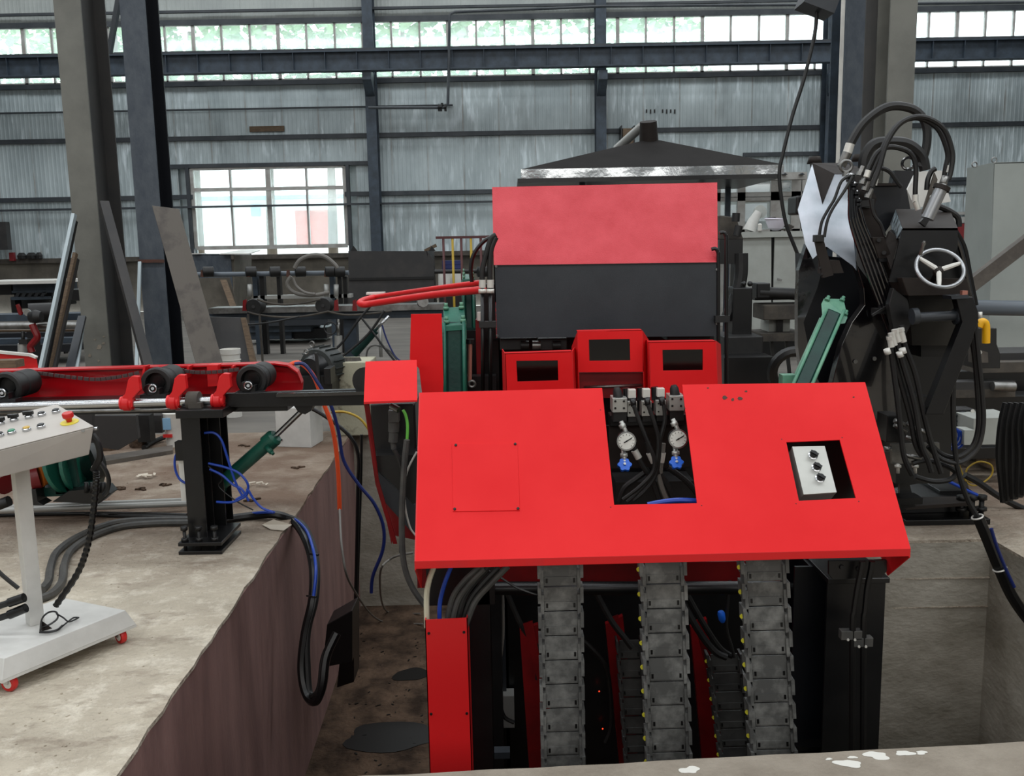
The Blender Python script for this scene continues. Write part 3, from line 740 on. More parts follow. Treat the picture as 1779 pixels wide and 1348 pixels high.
br = MB().prism(PX([(1440, 975), (1541, 973), (1541, 992), (1532, 1003), (1447, 1007), (1440, 998)], 3.02), (0, .012, 0)).build('bracket', 'black', mf, bevel=.001)
for x, y in ((1462, 985), (1491, 988)): screw(A(x, y, 3.02), Vector((0, -1, 0)), .009, br, 'rubber', 'bolt', .008)
for i, (x, y1) in enumerate((((1498, 1484), 1106), ((1515, 1503), 1118))):
    MB().tube(sp(PX([(x[0], 975), (x[0] - 2, 990), (x[0] - 8, 1020), (x[1], 1060), (x[1] - 3, 1100), (x[1] - 4, 1340)], 2.98)), .011, 8).build('pipe', 'plastic_black', mf)
    c = MB().pbox(x[1] - 22, y1 - 9, x[1] + 14, y1 + 6, 2.97, .03).build('pipe_clamp', 'rubber_grey', mf, bevel=.002)
    for dx in (-8, 4): screw(A(x[1] + dx - 3, y1 + 5, 2.97), Vector((0, -1, 0)), .005, c, 'crimp', 'bolt')
MB().cyl(A(836, 1022, 3.42), A(1398, 1021, 3.42), .026, n=20).build('cross_shaft', 'black', mf)
MB().cyl(A(1386, 1021, 3.40), A(1400, 1021, 3.40), .05, n=20).build('shaft_collar', 'black', mf)
MB().pbox(724, 985, 1450, 1008, 3.7, .1).build('rear_beam', 'red_dark', mf)
MB().pbox(740, 985, 860, 1050, 3.3, .05).build('cable_bracket', 'black', mf)
MB().pbox(830, 1040, 1400, 1400, 4.3, .02).build('rear_plate', 'plastic_black', mf)  # black sheet added to keep the deep gap behind the chains dark
for l in ([(903, 1095), (935, 1085), (948, 1340), (920, 1345)], [(1052, 1085), (1082, 1070), (1112, 1345), (1078, 1345)], [(1200, 1090), (1228, 1075), (1262, 1345), (1222, 1345)]):
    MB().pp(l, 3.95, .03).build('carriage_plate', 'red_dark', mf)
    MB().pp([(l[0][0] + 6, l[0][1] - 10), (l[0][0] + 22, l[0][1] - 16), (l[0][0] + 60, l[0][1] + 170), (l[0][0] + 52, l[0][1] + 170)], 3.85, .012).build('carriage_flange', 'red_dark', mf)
MB().pbox(852, 1055, 880, 1210, 4.2, .04).build('inner_channel', 'slate', mf)
MB().pbox(851, 1210, 894, 1264, 4.15, .08).build('junction_box', 'steel_paint', mf)
MB().pbox(842, 1308, 886, 1318, 3.6, .05).build('floor_bracket', 'slate', mf)
for p in ((1041, 1201), (1047, 1266)):
    MB().ball(A(*p, 4.2), .0035, 8).build('indicator_light', 'led', mf)
for i, (l, Y, r, lb) in enumerate((([(873, 1012), (874, 1100), (868, 1160), (858, 1260)], 4.0, .007, 'thin pale cable hanging left of the left drag chain'),
    ([(866, 1190), (868, 1220), (876, 1245), (893, 1255)], 4.0, .010, 'short black cable looping in front of the grey junction box'),
    ([(872, 1008), (905, 1085), (935, 1130), (934, 1180)], 3.9, .012, 'black hose running down behind the left drag chain'),
    ([(1000, 1100), (1048, 1150), (1060, 1200), (1062, 1260), (1052, 1290)], 3.85, .010, 'black cable curving between the left and middle drag chains'),
    ([(1025, 1010), (1060, 1075), (1085, 1108), (1098, 1125)], 3.7, .013, 'black hose dropping into the deeper left drag chain'),
    ([(1165, 1010), (1210, 1090), (1240, 1130), (1262, 1142)], 3.7, .015, 'thick black hose dropping into the deeper right drag chain'),
    ([(1178, 1005), (1220, 1080), (1250, 1125), (1272, 1140)], 3.72, .013, 'second black hose beside the thick one feeding the deeper right chain'),
    ([(1268, 1008), (1262, 1085), (1270, 1120), (1276, 1142)], 3.7, .007, 'thin black cable by the blue connector between the middle and right chains'))):
    hose('hose' if r > .009 else 'cable', PX(l, Y), r, 'rubber' if i else 'grey_hose', lb, 'hose' if r > .009 else 'cable')
MB().lathe([(.012, 0), (.016, .01), (.016, .035), (.008, .05)], A(1252, 1062, 3.7), (.2, 0, -1), 12).build('connector', 'blue_wheel', label='blue and white connector hanging between the middle and right drag chains', cat='connector')

# ---- red cable duct with its bundle
dt = T('cable_duct', 'tall narrow red cable duct standing in the pit at left', 'cable duct', A(778, 1320, 2.95))
a0, a1, a2, a3 = A(738, 1077, 2.93), A(812, 1073, 2.93), A(820, 1350, 2.93), A(744, 1350, 2.93)
ex = Vector((.004, 0, -.7))
MB().prism([a0, a1, a2 + ex, a3 + ex], (0, .003, 0)).build('front_cover', 'red_duct', dt)
MB().prism([a0, a3 + ex, a3 + ex + Vector((0, .1, 0)), a0 + Vector((0, .1, 0))], (.003, 0, 0)).build('side_wall', 'red_duct', dt)
MB().prism([a1, a2 + ex, a2 + ex + Vector((0, .1, 0)), a1 + Vector((0, .1, 0))], (-.003, 0, 0)).build('side_wall', 'red_duct', dt)
for x, y in ((745, 1100), (806, 1098), (749, 1240), (811, 1239)): screw(A(x, y, 2.93), Vector((0, -1, 0)), .005, dt)
bund = [([(754, 984), (745, 1010), (741, 1040), (742, 1090)], .0095, 'cream_hose', 'cream cable entering the top of the red duct at its left'),
        ([(784, 984), (772, 1015), (764, 1050), (764, 1090)], .0075, 'blue_hose', 'bright blue hose entering the top of the red duct'),
        ([(835, 984), (806, 1010), (786, 1040), (775, 1090)], .010, 'rubber_grey', 'first dark grey cable right of the blue hose into the red duct'),
        ([(842, 988), (815, 1015), (795, 1045), (784, 1090)], .010, 'rubber_grey', 'second dark grey cable right of the blue hose into the red duct'),
        ([(850, 984), (826, 1010), (806, 1040), (793, 1090)], .0105, 'rubber', 'third dark cable right of the blue hose into the red duct'),
        ([(866, 986), (838, 1015), (816, 1045), (801, 1090)], .0105, 'rubber', 'fourth dark cable, second from the outer side of the bundle'),
        ([(882, 984), (852, 1015), (826, 1045), (808, 1090)], .0105, 'rubber_grey', 'outermost dark cable of the bundle curving into the red duct')]
for i, (l, r, m, lb) in enumerate(bund): hose('cable', PX(l, 2.96 + .005 * (i % 3)), r, m, lb, 'cable', group='cable bundle entering the red duct')
hose('cable', PX([(845, 990), (872, 1005), (900, 1022), (935, 1034)], 3.0), .004, 'plastic_black', 'thin black cable strung from the bundle to the left drag chain', 'cable')

# ---- small red housing at the left
sh = T('motor_housing', 'small red sloping housing left of the big cover, round connector underneath', 'machine cover', A(680, 850, 3.6))
MB().prism([A(635, 628, 3.72), A(724, 625, 3.72), A(725, 695, 3.5), A(632, 698, 3.5)], (0, .003, -.004)).build('top_plate', 'red', sh)
MB().prism([A(632, 698, 3.5), A(725, 695, 3.5), A(725, 698, 3.5), A(632, 702, 3.5)], (0, .004, 0)).build('front_lip', 'red_duct', sh)
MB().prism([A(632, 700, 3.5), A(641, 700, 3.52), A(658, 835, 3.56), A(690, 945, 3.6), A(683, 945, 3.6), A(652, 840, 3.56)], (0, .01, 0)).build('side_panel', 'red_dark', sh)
MB().pbox(643, 702, 724, 795, 3.72, .3).build('motor', 'black', sh, bevel=.008)
MB().pp([(648, 792), (724, 790), (724, 812), (652, 815)], 3.6, .2).build('motor_flange', 'black', sh)
MB().pp([(655, 815), (724, 812), (724, 872), (718, 876)], 3.6, .012).build('gusset', 'black', sh)
MB().pp([(655, 818), (722, 880), (722, 932), (662, 865)], 3.62, .1).build('bracket_arm', 'slate', sh)
MB().pp([(664, 868), (722, 925), (722, 938), (684, 930), (680, 946)], 3.66, .03).build('lower_guard', 'red_dark', sh)
cn = MB(); a, b = A(682, 712, 3.62), A(683, 778, 3.6)
cn.pbox(674, 714, 693, 734, 3.6, .04).cyl(A(684, 733, 3.62), A(684, 750, 3.62), .022, n=14).cyl(A(684, 750, 3.62), A(683, 768, 3.62), .019, n=14).cyl(A(683, 768, 3.62), A(684, 780, 3.62), .011, n=12)
cn.build('connector_plug', 'rubber_grey', sh, bevel=.001)
MB().cyl(A(680, 705, 3.6), A(693, 712, 3.58), .013, n=12).build('cable_elbow', 'steel', sh)
hose('earth_cable', PX([(700, 712), (705, 722), (708, 740), (707, 766)], 3.58), .006, 'lime', 'short lime green cable at the round connector in the left housing', 'cable')
hose('motor_cable', PX([(707, 764), (704, 790), (700, 850), (698, 920), (702, 980), (716, 1020), (738, 1052)], 3.5), .012, 'rubber_grey', 'thick grey cable running down beside the left edge of the red cover', 'cable')
hose('cable', PX([(684, 780), (694, 800), (700, 830), (697, 870), (697, 960)], 3.52), .009, 'rubber', 'black cable from the round connector joining the thick grey cable', 'cable')
hose('cable', PX([(724, 785), (710, 812), (703, 840), (704, 880), (712, 915), (722, 930)], 3.54), .004, 'crimp', 'thin white cable looping at the left edge of the red cover', 'cable')

# ---- tall red side plate, green cylinders, pipes
MB().prism([A(714, 546, 3.82), A(767, 545, 3.82), A(771, 690, 3.82), A(734, 690, 3.82), A(728, 640, 3.82), A(712, 624, 3.82)], (0, .01, 0)).build('side_guard', 'red', label='tall narrow red plate left of the green square cylinder', cat='guard')
def sq_cyl(nm, lb, cap, barrel_w, foot, Y, m='green_dark', mc='green', dep=.12, group=None, boltr=.010, cap_h=None, lean=0.0):
    # cap: four px corners of the sloping top plate (tl, tr, br, bl); foot: px centre of the lower end
    t = T(nm, lb, 'hydraulic cylinder', A(foot[0], foot[1], Y + lean), group=group)
    tl, tr, br, bl = cap
    P = [A(*tl, Y + .09), A(*tr, Y + .09), A(*br, Y), A(*bl, Y)]
    c = sum(P, Vector()) / 4; F_ = A(foot[0], foot[1], Y + lean); ax = (F_ + Vector((0, .03, 0)) - c).normalized()
    th = cap_h or .03
    cp = MB().prism(P, ax * th).build('end_cap', mc, t, bevel=.003)
    nn = -ax
    for i in range(4):
        q = c + (P[i] - c) * .74; MB().cyl(q, q + nn * .012, boltr * 1.3, n=6).cyl(q + nn * .012, q + nn * .028, boltr * .8, n=10).build('tie_nut', 'green_pale', cp)
    sx = (P[1] - P[0]).normalized(); wd = barrel_w * pxm(Y)
    a = c + ax * th; MB().bar(a, F_ + ax * .1, wd * .78, wd * .8, side=sx).build('barrel', m, t, bevel=.01)
    for s1 in (-1, 1):
        for s2 in (-1, 1):
            o = sx * s1 * wd * .47 + ax.cross(sx).normalized() * s2 * wd * .45
            MB().cyl(a + o, F_ + ax * .1 + o, .008, n=8).build('tie_rod', mc, t)
    return t
sq_cyl('hydraulic_cylinder', 'dark green square hydraulic cylinder standing between the tall red plate and the black pipes', [(770, 534), (806, 532), (810, 563), (771, 566)], 36, (791, 690), 3.85, cap_h=.025)
sq_cyl('hydraulic_cylinder', 'thin green hydraulic cylinder behind the end of the red hook arm', [(803, 476), (823, 476), (825, 484), (803, 485)], 19, (816, 575), 4.33, cap_h=.018, boltr=.005)
MB().pbox(806, 570, 836, 581, 4.3, .1).build('mounting_flange', 'green_dark', label='dark green flange plate under the thin green cylinder', cat='flange')
t = T('guide_rod', 'copper coloured rod with black collar right of the dark green cylinder', 'rod', A(818, 672, 3.9))
MB().cyl(A(817, 594, 3.9), A(816, 664, 3.9), .009, n=12).build('rod', 'copper', t)
MB().cyl(A(817, 589, 3.9), A(817, 597, 3.9), .018, n=14).build('collar', 'plastic_black', t)
MB().torus(A(820, 667, 3.88), (0, 1, 0), .013, .006, 16).build('rod_eye', 'steel', t)
MB().pboxz(776, 655, 862, 3.98, .08, PD).build('mounting_block', 'black', label='black mounting block behind the foot of the dark green cylinder', cat='block')
MB().pboxz(795, 575, 872, 4.25, .1, PD).pboxz(838, 494, 866, 4.22, .1, A(850, 590, 4.22).z).build('backing_plate', 'black', label='black plate behind the copper rod and the vertical pipes', cat='plate')
MB().pbox(829, 543, 838, 557, 4.05, .06).build('sensor', 'white_paint', label='small white sensor block left of the black pipes', cat='sensor')
MB().pboxz(826, 556, 836, 4.1, .16, PD).build('red_post', 'red_dark', label='dark red post behind the black vertical pipes', cat='post')
Yh = 3.78
for i, (x, tp, lb) in enumerate((((838, 838, 839), [(838, 492), (838, 470), (845, 440), (853, 415), (862, 408)], 'left black pipe with hose and white crimp beside the red guard'), ((852, 851, 852), [(851, 488), (851, 460), (854, 432), (862, 412)], 'right black pipe with hose and white crimp beside the red guard'))):
    t = T('riser_pipe', lb, 'pipe', A(x[2], 690, Yh), group='riser pipes left of the red guard')
    MB().tube(sp(PX(tp, Yh)), .011, 10).build('hose', 'rubber', t)
    MB().cyl(A(x[0], 486, Yh), A(x[0], 500, Yh), .014, n=12).build('crimp_sleeve', 'crimp', t)
    MB().cyl(A(x[0], 502, Yh), A(x[0], 509, Yh), .018, n=6).build('hex_nut', 'crimp', t)
    MB().cyl(A(x[0], 500, Yh), A(x[2], 695, Yh), .0085, n=10).build('pipe', 'plastic_black', t)
hose('hose', PX([(861, 410), (842, 418), (824, 440), (818, 465), (820, 490)], 4.1), .009, 'plastic_black', 'thin black hose arching left of the riser pipes')
MB().pbox(832, 559, 862, 569, Yh - .02, .04).build('pipe_clamp', 'rubber', label='black clamp holding the two riser pipes left of the guard', cat='clamp')
t = T('riser_pipe', 'pair of thin black pipes with rounded tops right of the tall guard', 'pipe', A(1257, 690, 3.95))
for x, y in ((1248, 432), (1262, 404)):
    MB().tube(sp(PX([(x - 12, y + 1), (x - 5, y), (x - 1, y + 6), (x, y + 20), (x, 560), (x + 1, 695)], 3.93)), .008, 8).build('pipe', 'plastic_black', t)
MB().pbox(1243, 549, 1268, 560, 3.9, .05).build('pipe_clamp', 'rubber', t)
# red hook arm
def arm(l, r): return MB().tube(sp(l, 6), r, 12)
t = T('hook_arm', 'long red bent bar reaching left from the riser pipes', 'arm', A(730, 515, 4.6))
arm([A(836, 491, 4.1), A(750, 502, 4.5), A(665, 514, 4.9), A(648, 517, 4.95)], .013).build('back_bar', 'red_duct', t)
arm([A(840, 503, 4.0), A(745, 513, 4.35), A(655, 526, 4.7), A(632, 529, 4.75), A(625, 526, 4.8), A(634, 521, 4.88), A(650, 517, 4.95)], .017).build('front_bar', 'red_duct', t)
MB().pbox(636, 508, 668, 514, 4.95, .05).pbox(636, 512, 645, 519, 4.95, .05).build('switch', 'white_paint', t)

# ---- upper guard box
ug = T('upper_guard', 'tall sheet guard over the machine: pale red upper half, dark grey lower half', 'guard', A(1052, 600, 3.95))
u = [A(855, 325, 4.12), A(1246, 317, 4.12), A(1247, 457, 3.93), A(858, 462, 3.93)]
MB().prism(u, (0, .004, 0)).build('upper_panel', 'red_haze', ug, bevel=.001)
l_ = [A(858, 463, 3.93), A(1247, 458, 3.93), A(1247, 584, 3.93), A(862, 587, 3.93)]
MB().prism(l_, (0, .004, 0)).build('lower_panel', 'slate', ug)
for a, b, c in ((u[0], u[3], l_[3]), (u[1], u[2], l_[2])):
    s = 1 if a is u[0] else -1; bk = 4.45
    MB().prism([a, b, c, Vector((c.x, bk, c.z)), Vector((a.x, bk, a.z))], (.004 * s, 0, 0)).build('side_panel', 'red_duct', ug)
MB().prism([u[0], u[1], Vector((u[1].x, 4.45, u[1].z)), Vector((u[0].x, 4.45, u[0].z))], (0, 0, -.004)).build('top_panel', 'red_duct', ug)
MB().prism([l_[0] + Vector((0, -.002, 0)), l_[1] + Vector((0, -.002, 0)), l_[1] + Vector((0, -.002, .006)), l_[0] + Vector((0, -.002, .006))], (0, .004, 0)).build('seam_strip', 'black', ug)
for x, y in ((1255 - 10, 468), (862, 463), (1245, 562), (864, 583)): screw(A(x, y, 3.93), Vector((0, -1, 0)), .006, ug, 'steel', 'bolt')
# dark mechanism under the guard
mc = T('roller_unit', 'dark roller mechanism visible under the tall guard, behind the three red window guards', 'mechanism', A(1060, 690, 4.1))
MB().pboxz(866, 588, 1240, 4.25, .2, PD).pbox(1010, 566, 1110, 600, 4.1, .2).build('main_body', 'black', mc)
for x0, x1, y0, y1 in ((868, 915, 588, 608), (935, 985, 588, 608), (1160, 1235, 570, 592)): MB().pbox(x0, y0, x1, y1, 4.0, .2).build('roller_bracket', 'rubber', mc, bevel=.004)
for x in (905, 925, 960, 1140, 1175, 1215): MB().cyl(A(x, 600, 4.0), A(x + 14, 600, 4.0), .02, n=12).build('roller', 'steel' if x in (925, 1175) else 'rubber', mc)
# ---- three red window guards
def wguard(o, hl, ytop, lb, sides, Y):
    t = T('window_guard', lb, 'guard', A((o[0][0] + o[1][0]) / 2, 700, Y), group='red window guards above the valve notch')
    MB().pp(o, Y, .004, [hl]).build('front_plate', 'red', t, bevel=.0008)
    g = [(hl[0][0] - 2, hl[0][1] - 2), (hl[1][0] + 2, hl[1][1] - 2), (hl[2][0] + 2, hl[2][1] + 2), (hl[3][0] - 2, hl[3][1] + 2)]
    MB().pp(g, Y + .005, .003).build('window_pane', 'smoked', t)
    for q in sides: MB().prism([A(*p) for p in q], (0, .003, 0) if False else (.003, 0, 0)).build('side_flange', 'red_duct', t)
    a, b = A(*o[0], Y), A(*o[1], Y)
    MB().prism([a, b, b + Vector((0, .05, 0)), a + Vector((0, .05, 0))], (0, 0, -.003)).build('top_flange', 'red_duct', t)
wguard([(877, 614), (993, 610), (997, 700), (880, 702)], [(897, 627), (969, 626), (970, 661), (899, 663)], 612, 'left red window guard with a small dark pane', [[(993, 610, 3.55), (1001, 598, 3.75), (1005, 700, 3.75), (997, 700, 3.55)], [(877, 614, 3.55), (872, 606, 3.72), (874, 700, 3.72), (880, 702, 3.55)]], 3.55)
wguard([(1003, 588), (1116, 587), (1120, 690), (1006, 692)], [(1023, 590 + 1), (1094, 589), (1095, 626), (1024, 627)], 575, 'middle and highest red window guard with a small dark pane', [[(1116, 587, 3.62), (1128, 597, 3.5), (1132, 700, 3.5), (1120, 700, 3.62)]], 3.62) if False else None
wguard([(1003, 575), (1115, 573), (1119, 646), (1006, 647)], [(1023, 590), (1094, 589), (1095, 626), (1024, 627)], 575, 'middle and highest red window guard with a small dark pane', [[(1115, 574, 3.62), (1131, 598, 3.72), (1134, 700, 3.72), (1119, 700, 3.62)], [(1003, 576, 3.62), (993, 602, 3.70), (996, 700, 3.70), (1006, 700, 3.62)]], 3.62)
wguard([(1127, 594), (1243, 592), (1247, 690), (1130, 692)], [(1151, 608), (1221, 607), (1221, 643), (1152, 644)], 592, 'right red window guard with a small dark pane', [[(1243, 592, 3.55), (1251, 598, 3.70), (1254, 700, 3.70), (1247, 700, 3.55)], [(1127, 594, 3.55), (1121, 588, 3.70), (1122, 700, 3.7), (1130, 700, 3.55)]], 3.55)
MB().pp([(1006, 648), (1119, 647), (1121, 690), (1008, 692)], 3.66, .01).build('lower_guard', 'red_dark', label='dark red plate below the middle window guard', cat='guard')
MB().cyl(A(1015, 673, 3.655), A(1115, 669, 3.655), .006, n=8).build('steel_rod', 'steel', label='thin steel rod lying behind the valves above the notch', cat='rod')
# ================================================================== RIGHT-HAND TILTING HEAD (black machine)
rm = T('tilting_head', 'big glossy black machine head at right with pipes, hoses and a handwheel', 'machine', Vector((A(1560, 860, 4.9).x, 5.0, 0)))
# jaw plates leaning back, sky sheen put into their colour
def poly(l, vec, nm, m, par=rm, bevel=0, holes=()):
    return MB().prism([A(*p) for p in l], vec, [[A(*p) for p in h] for h in holes]).build(nm, m, par, bevel=bevel)
def lean(px, py, y0=470, Y=4.35, k=.0015):   # leaning plane: farther back the higher up the picture
    return (px, py, Y + (y0 - py) * k)
J = lambda l, **kw: [lean(x, y, **kw) for x, y in l]
poly(J([(1411, 285), (1429, 356), (1450, 303), (1476, 303), (1480, 385), (1488, 470), (1482, 462), (1436, 428), (1412, 450), (1399, 424), (1386, 364)]), (0.01, .035, 0), 'jaw_face', 'jaw_sheen')
poly([(1411, 283, 4.7), (1462, 283, 4.9), (1532, 298, 4.9), (1520, 306, 4.8), (1476, 302, 4.62), (1450, 302, 4.62), (1429, 356, 4.57)], (0, .04, 0), 'top_plate', 'black_brown')
poly(J([(1402, 424), (1438, 430), (1420, 500), (1396, 560), (1412, 640), (1440, 700), (1470, 720), (1400, 700), (1386, 600), (1386, 520), (1388, 470)], Y=4.45, k=0), (0, .05, 0), 'fork_arm', 'black_gloss')
poly([(1392, 440, 4.6), (1486, 450, 4.6), (1530, 560, 4.6), (1500, 700, 4.6), (1420, 700, 4.6), (1396, 600, 4.6)], (0, .1, 0), 'inner_web', 'black_blue')
poly([(1486, 455, 4.38), (1500, 500, 4.38), (1502, 530, 4.38), (1480, 560, 4.38), (1462, 600, 4.38), (1440, 690, 4.38), (1470, 745, 4.38), (1540, 760, 4.38), (1565, 700, 4.38), (1562, 640, 4.38), (1545, 580, 4.38), (1520, 500, 4.38)], (0, .06, 0), 'fork_plate', 'black_gloss', bevel=.003)
# edge bar with slots in front of the jaw
poly([(1417, 420, 4.2), (1432, 420, 4.2), (1448, 478, 4.2), (1430, 483, 4.2)], (0, .02, 0), 'slotted_bar', 'black_brown')
poly([(1432, 452, 4.22), (1458, 452, 4.22), (1466, 474, 4.22), (1430, 476, 4.22)], (0, .08, 0), 'bar_gusset', 'black_brown')
for x, y in ((1425, 465), (1428, 476)): MB().cyl(A(x, y, 4.195), A(x, y, 4.21), .005, n=8).build('slot', 'plastic_black', rm)
MB().pbox(1418, 408, 1432, 420, 4.18, .05).build('hose_block', 'rubber', rm, bevel=.002)
# manifold strip with its ball fittings
poly([(1484, 304, 4.3), (1503, 303, 4.3), (1523, 344, 4.25), (1520, 356, 4.25), (1499, 356, 4.25), (1494, 346, 4.25)], (0, .07, 0), 'port_block', 'black_brown', bevel=.002)
poly([(1494, 348, 4.24), (1520, 346, 4.24), (1520, 359, 4.24), (1495, 360, 4.24)], (0, .07, 0), 'port_block_foot', 'plastic_black', bevel=.002)
nut = []
for i, (x, y) in enumerate(((1477, 310), (1482, 325), (1486, 339), (1489, 352))):
    m = MB().lathe([(.010, -.022), (.019, -.014), (.019, -.004), (.011, 0), (.021, .004), (.021, .016), (.010, .024)], A(x, y, 4.24), (0, 0, 1), 12); m.build('pipe_fitting', 'black_gloss', rm)
pipes = ([(1475, 316), (1476, 350), (1478, 388), (1500, 455), (1540, 560), (1547, 580)], [(1479, 330), (1480, 360), (1484, 390), (1508, 458), (1545, 560), (1552, 578)],
         [(1484, 345), (1485, 365), (1490, 392), (1516, 460), (1551, 560), (1556, 576)], [(1488, 358), (1489, 370), (1496, 394), (1524, 462), (1557, 560), (1562, 574)], [(1493, 362), (1497, 376), (1503, 396), (1532, 464), (1560, 545), (1567, 572)])
for i, l in enumerate(pipes): MB().tube(sp(PX(l, 4.2)), .0085, 10).build('rigid_pipe', 'black_gloss', rm)
MB().pbox(1521, 536, 1546, 545, 4.17, .05).build('pipe_strap', 'rubber', rm); MB().bar(A(1515, 548, 4.15), A(1543, 531, 4.15), .012, .01).build('pipe_strap', 'rubber', rm)
for i, (x, y) in enumerate(((1494, 303), (1499, 318), (1503, 329), (1508, 342))):
    n2 = Vector((.35, 0, .94))
    MB().cyl(A(x, y, 4.22), A(x + 6, y - 14, 4.22), .0135, .012, 12).cyl(A(x - 1, y + 2, 4.22), A(x + 1, y - 4, 4.22), .016, n=6).build('hose_end', 'steel', rm)
hz = (([(1500, 292), (1503, 272), (1517, 252), (1540, 247), (1575, 250), (1600, 270), (1607, 296)], .027, 4.5, 'thick black hose in the inner arch behind the port block'),
      ([(1505, 302), (1522, 268), (1541, 256), (1565, 258), (1583, 268), (1591, 290), (1590, 330), (1590, 345)], .0115, 4.2, 'thin hose of the inner arch ending above the black block'),
      ([(1509, 313), (1524, 278), (1545, 235), (1570, 210), (1600, 206), (1630, 225), (1646, 265), (1643, 290), (1640, 308)], .0115, 4.2, 'left one of the paired hoses looping over to the polished ram'),
      ([(1515, 325), (1528, 290), (1541, 248), (1566, 213), (1602, 203), (1638, 222), (1654, 262), (1653, 292), (1648, 312)], .0115, 4.14, 'right one of the paired hoses looping over to the polished ram'),
      ([(1469, 275), (1478, 250), (1500, 215), (1532, 190), (1560, 184), (1590, 192), (1608, 215), (1610, 250), (1600, 290)], .021, 4.5, 'tall thick black hose arching highest over the black machine'),
      ([(1478, 305), (1462, 315), (1450, 345), (1440, 362), (1428, 385), (1423, 412)], .007, 4.2, 'thin black hose at left, down to the small block on the jaw'),
      ([(1482, 306), (1468, 330), (1447, 362), (1437, 385), (1432, 412)], .007, 4.18, 'second thin black hose beside the first, to the same small block'),
      ([(1500, 300), (1525, 292), (1545, 298), (1560, 318), (1566, 325)], .010, 4.3, 'short hose running from the port block to the V plate'),
      ([(1512, 345), (1518, 372), (1530, 390), (1537, 410)], .008, 4.16, 'thin hose dropping from the port block to the bolted pad'),
      ([(1630, 358), (1650, 367), (1664, 378), (1666, 394)], .014, 4.4, 'short thick hose behind the polished ram at right'))
for l, r, Y, lb in hz: hose('hydraulic_hose', PX(l, Y), r, 'rubber', lb)
for (x0, y0, x1, y1, r) in ((1472, 266, 1477, 250, .022), (1590, 338, 1590, 350, .0135), (1590, 350, 1595, 364, .013), (1652, 288, 1649, 300, .0135), (1505, 308, 1509, 296, .0135), (1518, 322, 1521, 310, .0135)):
    MB().cyl(A(x0, y0, 4.16 if r < .02 else 4.48), A(x1, y1, 4.16 if r < .02 else 4.48), r, n=12).build('crimp_sleeve', 'crimp', rm)
MB().cyl(A(1461, 290, 4.48), A(1472, 266, 4.48), .02, .024, 12).build('hose_end', 'steel', rm)
# eye bolts and big nut heads
for x, y, Y, r in ((1470, 289, 4.4, .026), (1578, 284, 4.9, .03)):
    e = MB().torus(A(x, y, Y), (.5 if x > 1500 else .1, 1, 0), r, .008, 20); e.cyl(A(x, y + 10, Y), A(x, y + 17, Y), .016, .02, 10).build('eye_bolt', 'steel' if x < 1500 else 'black_gloss', rm)
for x, y in ((1415, 278), (1492, 274)): MB().cyl(A(x, y + 6, 5.0), A(x, y - 6, 5.0), .04, .03, 6).build('hex_nut', 'black_brown', rm)
# V plate and dark plate between
poly([(1518, 318, 4.5), (1568, 318, 4.5), (1570, 322, 4.5), (1560, 370, 4.5), (1538, 404, 4.5), (1512, 360, 4.5)], (0, .05, 0), 'v_plate', 'black_blue')
poly([(1555, 296, 4.75), (1590, 297, 4.75), (1575, 328, 4.75), (1583, 370, 4.75), (1555, 395, 4.75), (1545, 340, 4.75)], (0, .05, 0), 'rear_plate', 'black_blue')
poly([(1518, 318, 4.48), (1566, 318, 4.48), (1566, 322, 4.48), (1520, 323, 4.48)], (0, .06, 0), 'v_plate_flange', 'black_brown')
poly([(1497, 360, 4.28), (1520, 362, 4.28), (1537, 408, 4.28), (1553, 450, 4.28), (1560, 540, 4.3), (1545, 560, 4.3), (1510, 430, 4.28)], (0, .08, 0), 'column_plate', 'black_brown')
pd = poly([(1515, 412, 4.18), (1536, 412, 4.18), (1550, 448, 4.18), (1527, 449, 4.18)], (0, .03, 0), 'bolted_pad', 'black_brown', bevel=.002)
poly([(1527, 449, 4.175), (1550, 448, 4.175), (1550, 454, 4.175), (1528, 455, 4.175)], (0, .04, 0), 'pad_lip', 'black', par=pd)
for x, y in ((1527, 417), (1536, 439)): MB().cyl(A(x, y, 4.19), A(x, y, 4.15), .010, n=6).build('bolt', 'plastic_black', pd)
# white parts behind
poly([(1596, 298, 5.6), (1636, 296, 5.6), (1652, 350, 5.6), (1600, 360, 5.6), (1590, 362, 5.6), (1576, 330, 5.6)], (0, .15, 0), 'white_cowl', 'cart_white')
# main block
bx = MB(); p = [(1545, 490, 4.1), (1652, 492, 4.1), (1668, 398, 4.1), (1568, 397, 4.1)]
top = [(1568, 396, 4.1), (1664, 396, 4.1), (1650, 364, 4.45), (1556, 363, 4.45)]
poly(top, (0, 0, -.01), 'block_top', 'black_brown')
poly([(1568, 397, 4.1), (1664, 396, 4.1), (1664, 430, 4.1), (1640, 492, 4.1), (1545, 490, 4.1)], (0, .01, 0), 'block_front', 'black')
poly([(1567, 398, 4.1), (1556, 364, 4.45), (1547, 388, 4.45), (1552, 420, 4.3), (1560, 412, 4.15)], (.005, .0, 0), 'block_side', 'scuffed')
poly([(1546, 402, 4.22), (1552, 398, 4.4), (1562, 415, 4.2), (1548, 468, 4.15), (1535, 430, 4.2)], (0, .02, 0), 'block_gusset', 'black_brown')
poly([(1640, 395, 4.3), (1664, 398, 4.3), (1676, 440, 4.3), (1690, 500, 4.3), (1700, 560, 4.3), (1660, 620, 4.3), (1600, 620, 4.3), (1600, 480, 4.3)], (0, .25, 0), 'block_body', 'black')
MB().tube(sp(PX([(1652, 400), (1668, 430), (1680, 480), (1690, 530)], 4.25)), .012, 8).build('side_pipe', 'black_gloss', rm)
MB().tube(sp(PX([(1660, 400), (1676, 430), (1686, 480), (1696, 530)], 4.25)), .010, 8).build('side_pipe', 'plastic_black', rm)
